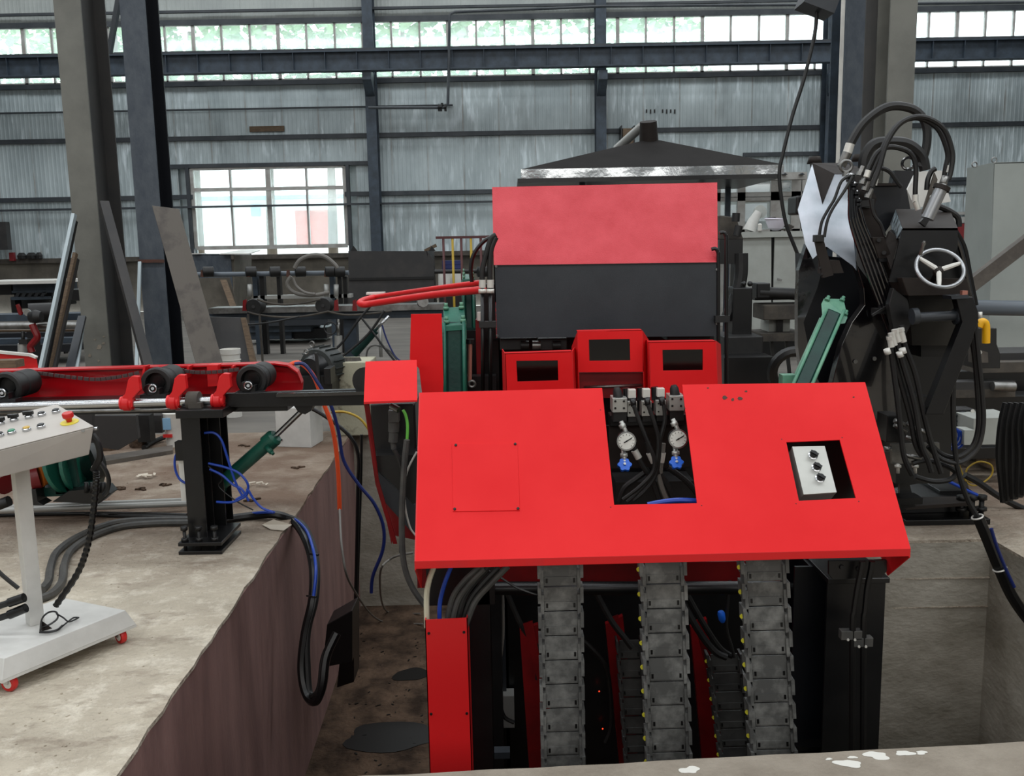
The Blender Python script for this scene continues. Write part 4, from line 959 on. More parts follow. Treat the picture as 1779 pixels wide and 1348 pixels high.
# polished ram
ra, rb = A(1611, 380, 4.12), A(1636, 326, 4.12)
MB().cyl(ra, rb, .027, n=24).build('ram_tube', 'ram_steel', rm)
MB().cyl(rb - (rb - ra).normalized() * .01, rb + (rb - ra).normalized() * .008, .036, n=24).build('ram_collar', 'black_brown', rm)
MB().cyl(rb, A(1643, 306, 4.12), .018, .015, 10).cyl(rb, A(1638, 320, 4.12), .022, n=6).build('ram_fitting', 'steel', rm)
poly([(1602, 370, 4.2), (1612, 374, 4.2), (1629, 312, 4.2), (1624, 300, 4.2)], (0, .012, 0), 'ram_bracket', 'plate_brown')
MB().tube(sp(PX([(1610, 330), (1612, 312), (1618, 298), (1625, 293)], 4.22)), .012, 8).build('bent_pipe', 'plastic_black', rm)
for x, y in ((1623, 325), (1618, 342), (1613, 358)): MB().ball(A(x, y, 4.17), .008, 8).build('bolt', 'crimp', rm)
poly([(1598, 386, 4.09), (1606, 378, 4.09), (1616, 380, 4.09), (1608, 394, 4.09)], (0, .02, 0), 'ram_foot', 'black')
# handwheel
hwt = T('handwheel', 'chrome three-spoke handwheel with a crank knob on the black machine', 'handwheel', A(1632, 500, 4.0))
wc = A(1633, 466, 3.98); wax = Vector((-.06, -.80, .60)).normalized(); _, e1, e2 = basis(wax)
MB().torus(wc, wax, .098, .0085, 40, 10).build('rim', 'ram_steel', hwt)
hub = wc - wax * .015
MB().lathe([(.012, -.03), (.02, -.02), (.022, 0), (.014, .012)], hub, wax, 16).build('hub', 'black_brown', hwt)
def onw(px, py): return PL(px, py, wc, wax)
for x, y in ((1603, 451), (1664, 458), (1632, 492)):
    e = onw(x, y); e = wc + (e - wc).normalized() * .097
    MB().tube([hub + (e - hub) * .12, hub + (e - hub) * .6, e], [.011, .010, .0075], 8).build('spoke', 'white_paint', hwt)
kn = onw(1603, 448); kn = wc + (kn - wc).normalized() * .098
MB().lathe([(.007, 0), (.008, .02), (.0065, .045), (.009, .06), (.005, .068)], kn, Vector((.13, -.3, .95)), 12).build('crank_knob', 'steel', hwt)
MB().cyl(hub, hub - wax * .09, .012, n=10).build('spindle', 'black', hwt)
# bearing block under the wheel, shaft, arms
poly([(1566, 482, 4.05), (1680, 484, 4.05), (1688, 512, 4.05), (1578, 514, 4.05)], (0, .2, -.01), 'bearing_block', 'black_brown', bevel=.004)
poly([(1578, 514, 4.06), (1688, 512, 4.06), (1682, 600, 4.2), (1585, 600, 4.2)], (0, .1, 0), 'bearing_front', 'black')
MB().cyl(A(1588, 552, 4.0), A(1662, 548, 4.0), .022, n=20).build('pin_shaft', 'slate', rm)
for x in (1584, 1658): MB().cyl(A(x, 550, 4.0), A(x + 10, 549, 4.0), .036, n=20).build('pin_collar', 'slate', rm)
poly([(1552, 500, 4.08), (1578, 520, 4.08), (1585, 560, 4.08), (1572, 585, 4.08), (1552, 575, 4.08), (1544, 530, 4.08)], (0, .04, 0), 'side_arm', 'black', bevel=.003)
poly([(1660, 512, 3.95), (1690, 516, 3.95), (1702, 548, 3.95), (1690, 590, 3.95), (1640, 720, 3.95), (1608, 720, 3.95), (1672, 560, 3.95)], (0, .05, 0), 'long_arm', 'black', bevel=.003)
poly([(1652, 514, 3.93), (1682, 512, 3.93), (1684, 518, 3.93), (1654, 520, 3.93)], (0, .08, 0), 'arm_cap', 'slate')
MB().pbox(1672, 505, 1681, 513, 3.94, .02).build('stop_block', 'copper', rm); MB().cyl(A(1703, 552, 3.95), A(1703, 542, 3.95), .009, n=8).build('grease_nipple', 'crimp', rm)
poly([(1505, 560, 4.7), (1700, 560, 4.7), (1660, 640, 4.7), (1650, 830, 4.7), (1540, 850, 4.7), (1505, 760, 4.7)], (0, .2, 0), 'back_body', 'plastic_black')
MB().pbox(1530, 660, 1552, 730, 4.5, .1).build('terminal_box', 'slate', rm)
poly([(1560, 690, 4.45), (1620, 690, 4.45), (1612, 840, 4.45), (1556, 840, 4.45)], (0, .2, 0), 'lower_body', 'plastic_black')
for x, y in ((1486, 628), (1519, 623)): MB().lathe([(.010, 0), (.010, .004)], A(x, y, 4.375), (0, -1, 0), 10).build('tapped_hole', 'steel', rm)
# green diagonal cylinder
sq_cyl('hydraulic_cylinder', 'green square hydraulic cylinder leaning diagonally in front of the black machine', [(1431, 518), (1466, 519), (1473, 552), (1434, 557)], 33, (1384, 690), 4.12, m='green_dark', mc='green_pale', cap_h=.035, lean=-.25)
MB().pbox(1360, 652, 1384, 672, 3.95, .06).build('clevis', 'green_pale', label='pale green clevis at the foot of the diagonal cylinder', cat='clevis')
# crimped hoses going down
bunch = (([(1544, 583), (1552, 640), (1562, 720), (1570, 790), (1585, 825)], (1547, 590, 1549, 603)), ([(1548, 583), (1553, 620), (1580, 720), (1590, 770), (1602, 792)], (1550, 584, 1554, 600)),
         ([(1556, 575), (1565, 620), (1588, 700), (1600, 770), (1612, 800), (1618, 820)], (1556, 578, 1561, 594)), ([(1566, 565), (1572, 600), (1590, 650), (1605, 720), (1618, 770), (1635, 822)], (1565, 576, 1570, 594)))
for i, (l, c) in enumerate(bunch):
    t = T('hydraulic_hose', ['first (leftmost)', 'second', 'third', 'fourth (rightmost)'][i] + ' crimped black hose falling from the rigid pipes of the black machine', 'hose', A(*l[-1], 3.95), group='crimped hoses below the rigid pipes')
    MB().tube(sp(PX(l, 3.95 + .02 * (i % 2))), .0125, 8).build('rubber_tube', 'rubber', t)
    MB().cyl(A(c[0], c[1], 3.94), A(c[2], c[3], 3.94), .0138, n=12).cyl(A(c[0] - 1, c[1] - 6, 3.94), A(*c[:2], 3.94), .016, n=6).build('crimp_sleeve', 'crimp', t)
for x, y in ((1562, 611), (1567, 605), (1540, 606)): MB().cyl(A(x, y, 3.92), A(x + 3, y + 9, 3.92), .0138, n=10).build('identity_band', 'white_paint', rm)
# valve block low at right of the cover
lv = T('lower_valve', 'grey valve plate with fittings right of the red cover, under the hoses', 'valve block', A(1590, 805, 4.2))
MB().pp([(1549, 772), (1632, 769), (1634, 803), (1550, 806)], 4.15, .02).build('mounting_plate', 'steel', lv)
MB().pbox(1542, 722, 1566, 768, 4.1, .12).build('valve_body', 'black', lv, bevel=.003)
for i, (x0, y0, x1, y1) in enumerate(((1554, 730, 1572, 738), (1554, 738, 1575, 750), (1572, 758, 1590, 765), (1576, 735, 1596, 750), (1590, 745, 1612, 752), (1570, 790, 1600, 797))):
    MB().cyl(A(x0, y0, 4.05), A(x1, y1, 4.05), .011, n=10).build('fitting', 'steel', lv)
for x in (1560, 1590): MB().cyl(A(x, 806, 4.12), A(x, 822, 4.12), .008, n=8).cyl(A(x, 808, 4.12), A(x, 812, 4.12), .015, n=6).build('stud', 'crimp', lv)
MB().cyl(A(1536, 780, 4.1), A(1548, 779, 4.1), .013, n=10).build('plug', 'steel', lv)
hose('hydraulic_hose', PX([(1585, 805), (1610, 800), (1640, 808), (1660, 820), (1650, 833), (1620, 836), (1590, 828)], 4.05), .0125, 'rubber', 'black hose looping horizontally under the grey valve plate')
# hose loops at right
for i, (l, r, Y, lb) in enumerate((([(1694, 560), (1700, 620), (1707, 690), (1708, 740), (1697, 780), (1668, 803), (1635, 797), (1612, 775)], .011, 4.0, 'outer long black hose making a U loop at right of the machine'),
    ([(1686, 570), (1694, 630), (1699, 700), (1699, 745), (1688, 777), (1662, 794), (1635, 788), (1612, 765)], .011, 4.03, 'inner long black hose making a U loop at right of the machine'),
    ([(1662, 600), (1657, 640), (1656, 720), (1660, 790), (1668, 830), (1682, 870), (1700, 902), (1716, 940)], .012, 4.0, 'straight black hose descending inside the U loops toward the pit corner'))):
    hose('hydraulic_hose', PX(l, Y), r, 'rubber', lb)
hose('hydraulic_hose', PX([(1700, 900), (1716, 938), (1735, 985), (1758, 1035), (1790, 1080), (1830, 1120)], 4.0), .026, 'plastic_black', 'thick black hose bundle hanging over the pit corner at the right edge')
hose('air_hose', PX([(1722, 918), (1732, 950), (1748, 990), (1762, 1020)], 3.96), .008, 'blue_dark', 'dark blue hose strapped along the thick bundle at the pit corner')
MB().torus(A(1737, 988, 3.99), (.4, 0, -1), .028, .004, 16, 6).build('cable_tie', 'crimp', label='pale cable tie round the thick bundle at the pit corner', cat='cable tie')
MB().torus(A(1698, 898, 3.99), (.4, 0, -1), .024, .004, 16, 6).build('cable_tie', 'crimp', label='pale cable tie round the straight hose above the pit corner', cat='cable tie')
hose('air_hose', PX([(1645, 835), (1660, 842), (1680, 852), (1698, 860)], 4.5), .008, 'blue_hose', 'blue hose lying on the base plate behind the hoses')
# base on the concrete
bs = T('anchored_plinth', 'black bolted base of the tilting head standing on the concrete edge', 'machine base', Vector((A(1640, 900, 4.9).x, 4.9, 0)))
MB().prism([G(1574, 880, .12), G(1690, 872, .12), G(1680, 836, .12), G(1560, 842, .12)], (0, 0, -.02)).build('base_plate', 'black_brown', bs, bevel=.002)
zz = lambda x, y, h: G(x, y, h)
MB().box(A(1570, 900, 4.75).x, A(1716, 900, 4.75).x, 4.72, 5.3, 0, .03).build('foot_plate', 'black', bs, bevel=.003)
MB().box(A(1560, 900, 4.75).x, A(1690, 900, 4.75).x, 4.85, 5.3, .03, .12).build('base_beam', 'black', bs, bevel=.003)
MB().box(A(1655, 880, 4.75).x, A(1712, 880, 4.75).x, 4.9, 5.4, .08, .14).build('rail_beam', 'black', bs, bevel=.003)
for x in (1669, 1688, 1704):
    p = A(x, 895, 4.78); p.z = .03
    MB().cyl(p, p + Vector((0, 0, .09)), .014, n=8).cyl(p + Vector((0, 0, .03)), p + Vector((0, 0, .05)), .028, n=6).cyl(p + Vector((0, 0, .09)), p + Vector((0, 0, .115)), .026, n=6).build('anchor_bolt', 'rubber', bs)
MB().pp([(1563, 806), (1572, 806), (1590, 880), (1563, 885)], 4.6, .02).build('gusset', 'black', bs)
MB().pbox(1558, 866, 1603, 876, 4.5, .1).build('wedge', 'black', bs)

# ---- things to the right and behind
en = T('enclosure', 'large pale grey sheet enclosure with folded face at the right edge', 'enclosure', A(1740, 600, 7.6))
ea = [A(1680, 292, 7.8), A(1727, 282, 7.2), A(1719, 570, 7.2), A(1668, 560, 7.8)]
MB().prism(ea, (.01, .02, 0)).build('side_panel', 'enclosure', en)
MB().prism([A(1728, 283, 7.2), A(1900, 278, 7.2), A(1900, 690, 7.2), A(1716, 640, 7.2)], (0, .02, 0)).build('front_panel', 'enclosure', en)
MB().prism([ea[0], ea[1], A(1900, 278, 7.2), A(1880, 278, 8.6), A(1700, 290, 8.6)], (0, 0, -.01)).build('top_panel', 'enclosure', en)
for x, y in ((1693, 286), (1727, 278)): MB().torus(A(x, y, 7.4), (0, 1, 0), .02, .005, 14, 6).build('lifting_eye', 'steel', en)
MB().bar(A(1684, 497, 6.4), A(1800, 408, 6.4), .09, .07, side=(0, 0, 1)).build('diagonal_beam', 'plate_brown', label='brown steel beam leaning diagonally in front of the grey enclosure', cat='beam')
MB().cyl(A(1690, 534, 6.6), A(1850, 537, 6.6), .055, n=18).build('large_pipe', 'pipe_grey', label='grey horizontal pipe in front of the enclosure', cat='pipe')
ye = T('yellow_elbow', 'bright yellow bent pipe elbow on a dark box right of the machine', 'pipe', A(1710, 620, 4.8))
MB().tube(sp(PX([(1700, 568), (1704, 560), (1710, 560), (1713, 568), (1713, 596)], 4.8)), .02, 12).build('elbow', 'yellow', ye)
MB().pp([(1693, 570), (1732, 570), (1732, 598), (1738, 615), (1738, 640), (1693, 640)], 4.95, .15).build('valve_box', 'rubber', ye, bevel=.004)
MB().pp([(1690, 604), (1716, 612), (1717, 630), (1690, 630)], 4.85, .05).build('bracket', 'plate_brown', ye); MB().cyl(A(1702, 612, 4.85), A(1702, 612, 4.83), .012, n=8).build('bolt', 'crimp', ye)
rb_ = T('rear_bench', 'dark machine bed with beams behind the hose loops at right', 'machine bed', Vector((A(1740, 800, 5.6).x, 5.8, 0)))
for x0, y0, x1, y1, Y, d, m in ((1690, 614, 1840, 628, 5.6, .3, 'plate_dark'), (1696, 630, 1840, 646, 5.5, .2, 'dusty'), (1620, 646, 1840, 720, 6.2, .3, 'plastic_black'), (1640, 664, 1764, 676, 5.5, .1, 'plate_dark'), (1640, 677, 1764, 690, 5.5, .1, 'dusty'),
                                (1650, 690, 1840, 780, 5.9, .2, 'plastic_black'), (1580, 780, 1790, 796, 5.5, .3, 'black')):
    MB().pbox(x0, y0, x1, y1, Y, d).build('bed_beam', m, rb_, bevel=.003)
MB().cyl(A(1724, 671, 5.45), A(1762, 672, 5.45), .03, n=14).build('steel_bar', 'steel', rb_)
fb = T('cooling_fan', 'small square fan with pale corner screws behind the hose loops', 'fan', A(1674, 752, 5.2))
MB().pbox(1651, 712, 1693, 752, 5.2, .12).build('housing', 'rubber', fb, bevel=.004)
MB().torus(A(1672, 731, 5.19), (0, 1, 0), .05, .006, 20, 6).cyl(A(1672, 731, 5.2), A(1672, 731, 5.17), .018, n=12).build('hub', 'slate', fb)
for k in range(8):
    a = k * math.pi / 4; c = A(1672, 731, 5.185); MB().bar(c + Vector((math.cos(a) * .018, 0, math.sin(a) * .018)), c + Vector((math.cos(a) * .05, 0, math.sin(a) * .05)), .006, .004).build('blade', 'slate', fb)
for x, y in ((1655, 715), (1690, 714), (1656, 748), (1689, 748)): MB().cyl(A(x, y, 5.2), A(x, y, 5.17), .011, n=8).build('corner_screw', 'crimp', fb)
MB().pp([(1691, 727), (1767, 724), (1763, 772), (1691, 773)], 5.0, .25).build('grey_box', 'cabinet', label='light grey junction box right of the fan', cat='box', bevel=.003)
MB().pp([(1675, 747), (1693, 747), (1693, 773), (1675, 773)], 4.95, .1).build('grey_box', 'cabinet', label='narrow pale box between the fan and the light grey junction box', cat='box', bevel=.002)
for i in range(3): MB().torus(A(1645 + i * 5, 757 + i * 3, 5.0), (.3, 1, .2), .06, .007, 20, 6).build('air_hose', 'blue_hose', label=['blue hose coil, outermost, under the fan', 'blue hose coil, middle one, under the fan', 'blue hose coil, innermost, under the fan'][i], cat='hose', group='blue hose coil under the fan')
for i in range(7):
    x = 1746 + i * 9; hose('hanging_hose', PX([(x + 2 + i, 700), (x - 6 + i, 738), (x - 10 + i * 3, 790), (x - 5 + i, 840), (x - 2, 872 - i * 3)], 4.7 - .04 * i), .02, 'rubber', ['first', 'second', 'third', 'fourth', 'fifth', 'sixth', 'seventh'][i] + ' black hose from the left in the curtain at the right edge', group='curtain of black hoses at the right edge')
hose('hanging_hose', PX([(1676, 825), (1700, 838), (1735, 862), (1779, 884), (1830, 900)], 5.0), .018, 'rubber', 'black hose lying across the concrete toward the right edge')
hose('cable', PX([(1664, 802), (1680, 838), (1700, 842), (1722, 826), (1722, 808), (1700, 802), (1680, 815), (1682, 834), (1705, 842)], 5.2), .005, 'yellow_rail', 'thin yellow cable coiled on the floor right of the hoses', 'cable')
MB().pbox(1715, 797, 1745, 812, 5.8, .15).build('wood_block', 'wood', label='brown wood block under the machine bed at right', cat='block')
MB().pbox(1685, 801, 1742, 832, 5.95, .2).build('stone_block', 'ledge', label='pale concrete block behind the coiled yellow cable', cat='block')

# ---- tall grey and blue columns near right
def hbeam(lb, xl, xr, py0, Y, dep, m1, m2, group=None, stripe=None, top=9.8):
    a = A(xl, py0, Y); b = A(xr, py0, Y)
    t = T('steel_column', lb, 'column', ((a.x + b.x) / 2, Y + dep / 2, 0), group=group)
    MB().box(a.x, b.x, Y, Y + .02, 0, top).build('front_flange', m1, t)
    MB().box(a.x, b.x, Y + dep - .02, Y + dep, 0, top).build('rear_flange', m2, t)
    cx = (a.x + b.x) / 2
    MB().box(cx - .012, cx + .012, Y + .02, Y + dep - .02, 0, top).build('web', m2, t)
    return t
hbeam('dark blue-grey steel column with a white pipe in front, right of the canopy', 1466, 1500, 150, 9.6, .43, 'col_blue', 'beam_blue')
hbeam('wide light grey steel column behind the arching hoses', 1542, 1588, 150, 8.4, .29, 'col_grey', 'col_grey')
MB().box(A(1500, 150, 8.7).x, A(1521, 150, 8.7).x, 8.7, 8.72, 0, 9.8).build('box_column', 'col_dark', label='narrow dark grey post joined to the left side of the light grey column', cat='post')
MB().cyl((A(1460, 150, 9.4).x, 9.4, 0), (A(1460, 150, 9.4).x, 9.4, 9.8), .02, n=12).build('white_pipe', 'white_paint', label='thin white vertical pipe in front of the dark blue column', cat='pipe')
# ================================================================== LEFT FOREGROUND: control cart
B = G(218, 1060, .13); C = G(7, 1144, .13); Ab = G(107, 1038, .13); D_ = Ab + (C - B)
cart = T('control_cart', 'pale control pedestal on castors with a tilted button panel at the left edge', 'control cart', Vector((B.x * .5 + C.x * .5, B.y * .5 + C.y * .5, 0)))
cen = (B + C + Ab + D_) / 4
def low(p, z=.065, k=.035):
    d = (p - cen); d.z = 0; return Vector((p.x, p.y, z)) + d.normalized() * k
tops = [C, B, Ab, D_]; lows = [low(p) for p in tops]; l2 = [Vector((p.x, p.y, .055)) for p in lows]
MB().hexa(lows + tops).build('base_plate', 'cart_white', cart, bevel=.002)
MB().hexa(l2 + lows).build('base_skirt', 'cart_white', cart)
ex = (B - C).normalized(); ey = (Ab - B).normalized()
def castor(c, rot=0):
    w = MB().lathe([(.012, -.011), (.027, -.011), (.03, -.006), (.03, .006), (.027, .011), (.012, .011)], c, (math.cos(rot), math.sin(rot), 0), 18).build('castor', 'estop_red', cart)
    MB().lathe([(.005, -.013), (.017, -.012), (.017, .012), (.005, .013)], c, (math.cos(rot), math.sin(rot), 0), 14).build('wheel_hub', 'white_paint', w)
    f_ = MB(); ax = Vector((math.cos(rot), math.sin(rot), 0)); fwd = Vector((-ax.y, ax.x, 0))
    for s in (-1, 1): f_.prism([c + ax * s * .015 - fwd * .008, c + ax * s * .015 + fwd * .008, c + ax * s * .015 + fwd * .02 + Vector((0, 0, .032)), c + ax * s * .015 - fwd * .012 + Vector((0, 0, .032))], ax * s * .003)
    f_.prism([c + Vector((-.022, -.022, .032)), c + Vector((.022, -.022, .032)), c + Vector((.022, .022, .032)), c + Vector((-.022, .022, .032))], (0, 0, .003)).build('fork', 'chrome', w)
for p, r in ((lows[1], .9), (lows[0], 1.3), (lows[2], .5), (lows[3], .2)):
    q = p + (cen - p).normalized() * .06; q.z = .03; castor(q, r)
pb = G(54, 1088, .13)
ang = math.radians(45 + 4)
q4 = [pb + Vector((math.cos(ang + k * math.pi / 2) * .037, math.sin(ang + k * math.pi / 2) * .037, 0)) for k in range(4)]
q4 = [Vector((p.x, p.y, .13)) for p in [pb + Vector((0, -.005, 0)), pb + Vector((.036, .032, 0)), pb + Vector((0, .07, 0)), pb + Vector((-.036, .032, 0))]]
MB().hexa(q4 + [Vector((p.x, p.y, .80)) for p in q4]).build('post', 'cart_white', cart, bevel=.002)
R_ = A(163, 742, 3.2); Bk = A(99, 704, 3.45); Lf = A(-90, 805, 2.96); BL_ = Lf + (Bk - R_)
Rl = A(155, 790, 3.21); Ll = A(-90, 852, 2.97); bkl = Bk + (Rl - R_) * 1.2; bll = BL_ + (Rl - R_) * 1.2
MB().hexa([Ll, Rl, bkl, bll, Lf, R_, Bk, BL_]).build('panel_box', 'beige_paint', cart, bevel=.003)
pn = (R_ - Lf).cross(Bk - R_).normalized()
if pn.z < 0: pn = -pn
lp = MB().prism([p + pn * .001 for p in (Lf, R_, Bk, BL_)], pn * .003).build('panel_lid', 'beige_paint', cart, bevel=.001)
def PN(x, y): return PL(x, y, R_ + pn * .004, pn)
vx = (R_ - Lf).normalized(); vy = pn.cross(vx)
def btn(x, y, m, kind='flat', nm='push_button'):
    p = PN(x, y)
    b = MB().lathe([(.0145, 0), (.0145, .009), (.0115, .011)], p, pn, 18).build('button_bezel', 'chrome', cart)
    k = MB()
    if kind == 'sel': k.lathe([(.011, .01), (.011, .016)], p, pn, 16); k.cbox(p + pn * .02, (.036, .011, .012), Matrix((vx, vy, pn)).transposed() @ Matrix.Rotation(-.5, 3, 'Z'))
    else: k.lathe([(.0118, .009), (.0118, .014), (.009, .0155)], p, pn, 16)
    k.build('selector_knob' if kind == 'sel' else nm, m, b)
btn(25, 731, 'plastic_black', 'sel'); btn(51, 726, 'plastic_black', 'sel'); btn(73, 722, 'plastic_black'); btn(98, 717, 'plastic_black')
btn(1, 737, 'plastic_black', 'sel'); btn(0, 758, 'plastic_black'); btn(21, 753, 'btn_green'); btn(47, 748, 'btn_amber'); btn(72, 743, 'plastic_black')
p = PN(121, 734)
e = MB().lathe([(.031, 0), (.031, .003), (.012, .004)], p, pn, 24).build('emergency_stop', 'estop_yellow', cart)
MB().lathe([(.009, .003), (.011, .014), (.019, .022), (.0195, .034), (.017, .038)], p, pn, 22).build('mushroom_head', 'estop_red', e)
MB().cyl(A(144, 748, 3.18), A(144, 748, 3.20), .006, n=8).build('screw', 'steel', cart)
MB().cyl(A(162, 745, 3.25), A(170, 744, 3.25), .006, n=8).build('latch', 'chrome', cart)
MB().tube(sp(PX([(160, 755), (170, 770), (174, 792), (168, 806), (162, 818)], 3.3)), .012, 8).build('cable_loop', 'rubber', cart)
cc = sp(PX([(167, 818), (167, 840), (162, 890), (153, 945), (135, 995), (97, 1052)], 3.28), 22)
rr = [.0105 + (.0022 if (i // 2) % 2 else 0) for i in range(len(cc))]
MB().tube(cc, rr, 8).build('corrugated_conduit', 'plastic_black', label='black corrugated conduit hanging beside the cart post', cat='conduit')
hose('cable', PX([(172, 800), (184, 818), (189, 835), (186, 852), (180, 860)], 3.9), .010, 'plastic_black', 'short black cable loop by the green gear motor, behind the conduit', 'cable')
hose('cable', PX([(165, 815), (170, 800), (160, 812)], 3.3), .004, 'crimp', 'thin wire loop tying the top of the corrugated conduit', 'cable')
for i, (l, lb) in enumerate((([(-30, 1062), (10, 1049), (42, 1038)], 'upper thick black plug with cable entering the cart post from the left'), ([(-30, 1082), (10, 1070), (45, 1056)], 'lower thick black plug with cable entering the cart post from the left'))):
    t = T('plug_cable', lb, 'cable', A(*l[0], 3.2), group='plug cables at the cart post')
    MB().tube(sp(PX(l, 3.2)), .012, 8).build('cable', 'rubber', t); MB().cyl(A(l[1][0] + 6, l[1][1] - 2, 3.2), A(*l[2], 3.2), .017, n=12).build('plug', 'plastic_black', t)
hose('cable', PX([(-20, 975), (5, 1000), (32, 1022)], 3.4), .008, 'rubber', 'black cable reaching the cart post from the left edge', 'cable')
# safety glasses on the base
sg = T('safety_glasses', 'black-framed safety glasses lying folded on the cart base by the post', 'glasses', G(90, 1090, .13))
gl = lambda x, y, z=.14: G(x, y, z)
MB().tube(sp([gl(70, 1095, .16), gl(73, 1075, .17), gl(84, 1064, .175), gl(97, 1063, .17), gl(100, 1074, .16), gl(86, 1085, .15), gl(72, 1090, .145)], 5), .0035, 6).tube(sp([gl(69, 1098, .14), gl(85, 1098, .14), gl(100, 1094, .14), gl(108, 1087, .14)], 5), .0045, 6).build('frame', 'plastic_black', sg)
MB().tube(sp([gl(98, 1066, .17), gl(110, 1073, .16), gl(120, 1080, .15), gl(135, 1074, .14)], 5), .003, 6).tube(sp([gl(106, 1090, .14), gl(118, 1080, .14), gl(128, 1073, .14), (gl(137, 1073, .14))], 5), .003, 6).build('temple', 'plastic_black', sg)
MB().prism([gl(72, 1097, .135), gl(71, 1078, .165), gl(90, 1092, .14)], (0, .003, 0)).build('lens', 'smoked', sg)
# hoses on the floor
fh = (([(330, 903), (270, 903), (200, 908), (140, 930), (100, 958), (88, 985), (84, 1010), (72, 1025)], .019, 'rubber_grey', 'thick dusty hose on the floor, left one of the two curving behind the cart post'),
      ([(330, 908), (270, 909), (210, 915), (160, 932), (125, 955), (112, 980), (108, 1010), (92, 1030), (70, 1040)], .019, 'rubber_grey', 'thick dusty hose on the floor, right one of the two curving behind the cart post'),
      ([(325, 895), (250, 893), (150, 892), (60, 893), (-20, 895)], .012, 'rubber', 'thin black hose running straight along the floor to the left edge'),
      ([(330, 899), (260, 897), (200, 896), (150, 893)], .010, 'rubber', 'short black hose on the floor above the two dusty ones'))
for l, r, m, lb in fh: hose('floor_hose', [G(x, y, r) for x, y in l], r, m, lb)
eb = [G(378, 905, .02), G(430, 897, .02), G(480, 894, .03)]
for i, (o, r, m, lb) in enumerate(((0, .024, 'plastic_black', 'thick black hose of the bundle drooping over the left pit edge'), (10, .018, 'rubber', 'second black hose of the bundle drooping over the left pit edge'))):
    l = eb + [A(512 + o, 908, 5.05), A(533 + o * .8, 940, 4.75), A(544 + o * .6, 985, 4.6), A(543 + o * .5, 1040, 4.5), A(530 + o * .4, 1100, 4.45), A(524 + o, 1160, 4.4), A(532 + o * .6, 1205, 4.35), A(548, 1218 - o, 4.3), A(560 - o * .3, 1190, 4.3), A(567 - o * .3, 1140, 4.35), A(585, 1100, 4.4)]
    hose('hose_bundle', l, r, m, lb)
hose('air_hose', [G(430, 893, .03), G(470, 890, .05), A(505, 898, 5.1), A(530, 918, 4.85), A(543, 950, 4.6), A(549, 990, 4.45), A(545, 1035, 4.4)], .008, 'blue_hose', 'blue hose strapped on the bundle drooping over the left pit edge')
MB().tube([A(538, 962, 4.6), A(553, 964, 4.55)], .006, 6).tube([A(533, 1035, 4.45), A(549, 1037, 4.4)], .005, 6).build('cable_tie', 'plastic_black', label='black cable ties round the drooping hose bundle', cat='cable tie')
MB().prism([G(455, 912, .004), G(475, 903, .03), G(507, 912, .01), G(493, 922, .004), G(470, 920, .004)], (0, 0, .003)).build('paper_scrap', 'paper', label='torn piece of brown paper on the left pit edge under the hoses', cat='paper')
for i in range(2):
    MB().cyl(G(-40, 884 + i * 5, .06), G(328, 869.5 + i * 5, .06), .018, n=12).build('floor_pipe', 'steel_paint', label=['rear silver pipe lying on the floor left of the stand', 'front silver pipe lying on the floor left of the stand'][i], cat='pipe')
# ================================================================== roller conveyor
cv = T('roller_conveyor', 'red trough roller conveyor with black rollers and chain running in from the left edge', 'conveyor', Vector((A(250, 700, 4.9).x, 4.9, .0)))
zT = lambda x, y, Y: A(x, y, Y)
tr = [A(-60, 645, 5.1), A(300, 635.5, 5.1), A(480, 630, 5.1), A(503, 633, 5.1), A(520, 645, 5.1), A(527, 662, 5.1), A(526, 676, 5.1), A(515, 686, 5.1), A(-60, 692, 5.1)]
MB().prism(tr, (0, .006, 0)).build('trough_wall', 'red_gloss', cv)
lipp = tr[:6]; lb_ = MB()
for a, b in zip(lipp[:-1], lipp[1:]): lb_.prism([a, b, b + Vector((0, -.05, -.006)), a + Vector((0, -.05, -.006))], (0, 0, .009))
lb_.build('trough_lip', 'red_gloss', cv)
zb1, zb0 = A(250, 686, 5.1).z, A(250, 686, 5.1).z - .04
MB().box(A(-60, 690, 5.1).x, A(527, 680, 5.1).x, 4.72, 5.1, zb0, zb1).build('bed', 'black', cv, bevel=.003)
MB().pp([(385, 684), (634, 676), (634, 704), (385, 707)], 4.62, .04).build('side_channel', 'black', cv, bevel=.003)
MB().pp([(480, 684), (634, 680), (634, 686), (480, 690)], 4.58, .1).build('channel_flange', 'black_gloss', cv)
MB().pp([(-60, 700), (390, 692), (390, 700), (-60, 710)], 4.72, .05).build('side_channel', 'plastic_black', cv)
MB().cyl(A(-60, 708.5, 4.6), A(390, 695.5, 4.6), .021, n=20).build('lever_shaft', 'chrome', cv)
MB().cyl(A(-60, 718, 4.65), A(390, 710, 4.65), .009, n=10).build('tie_bar', 'steel', cv)
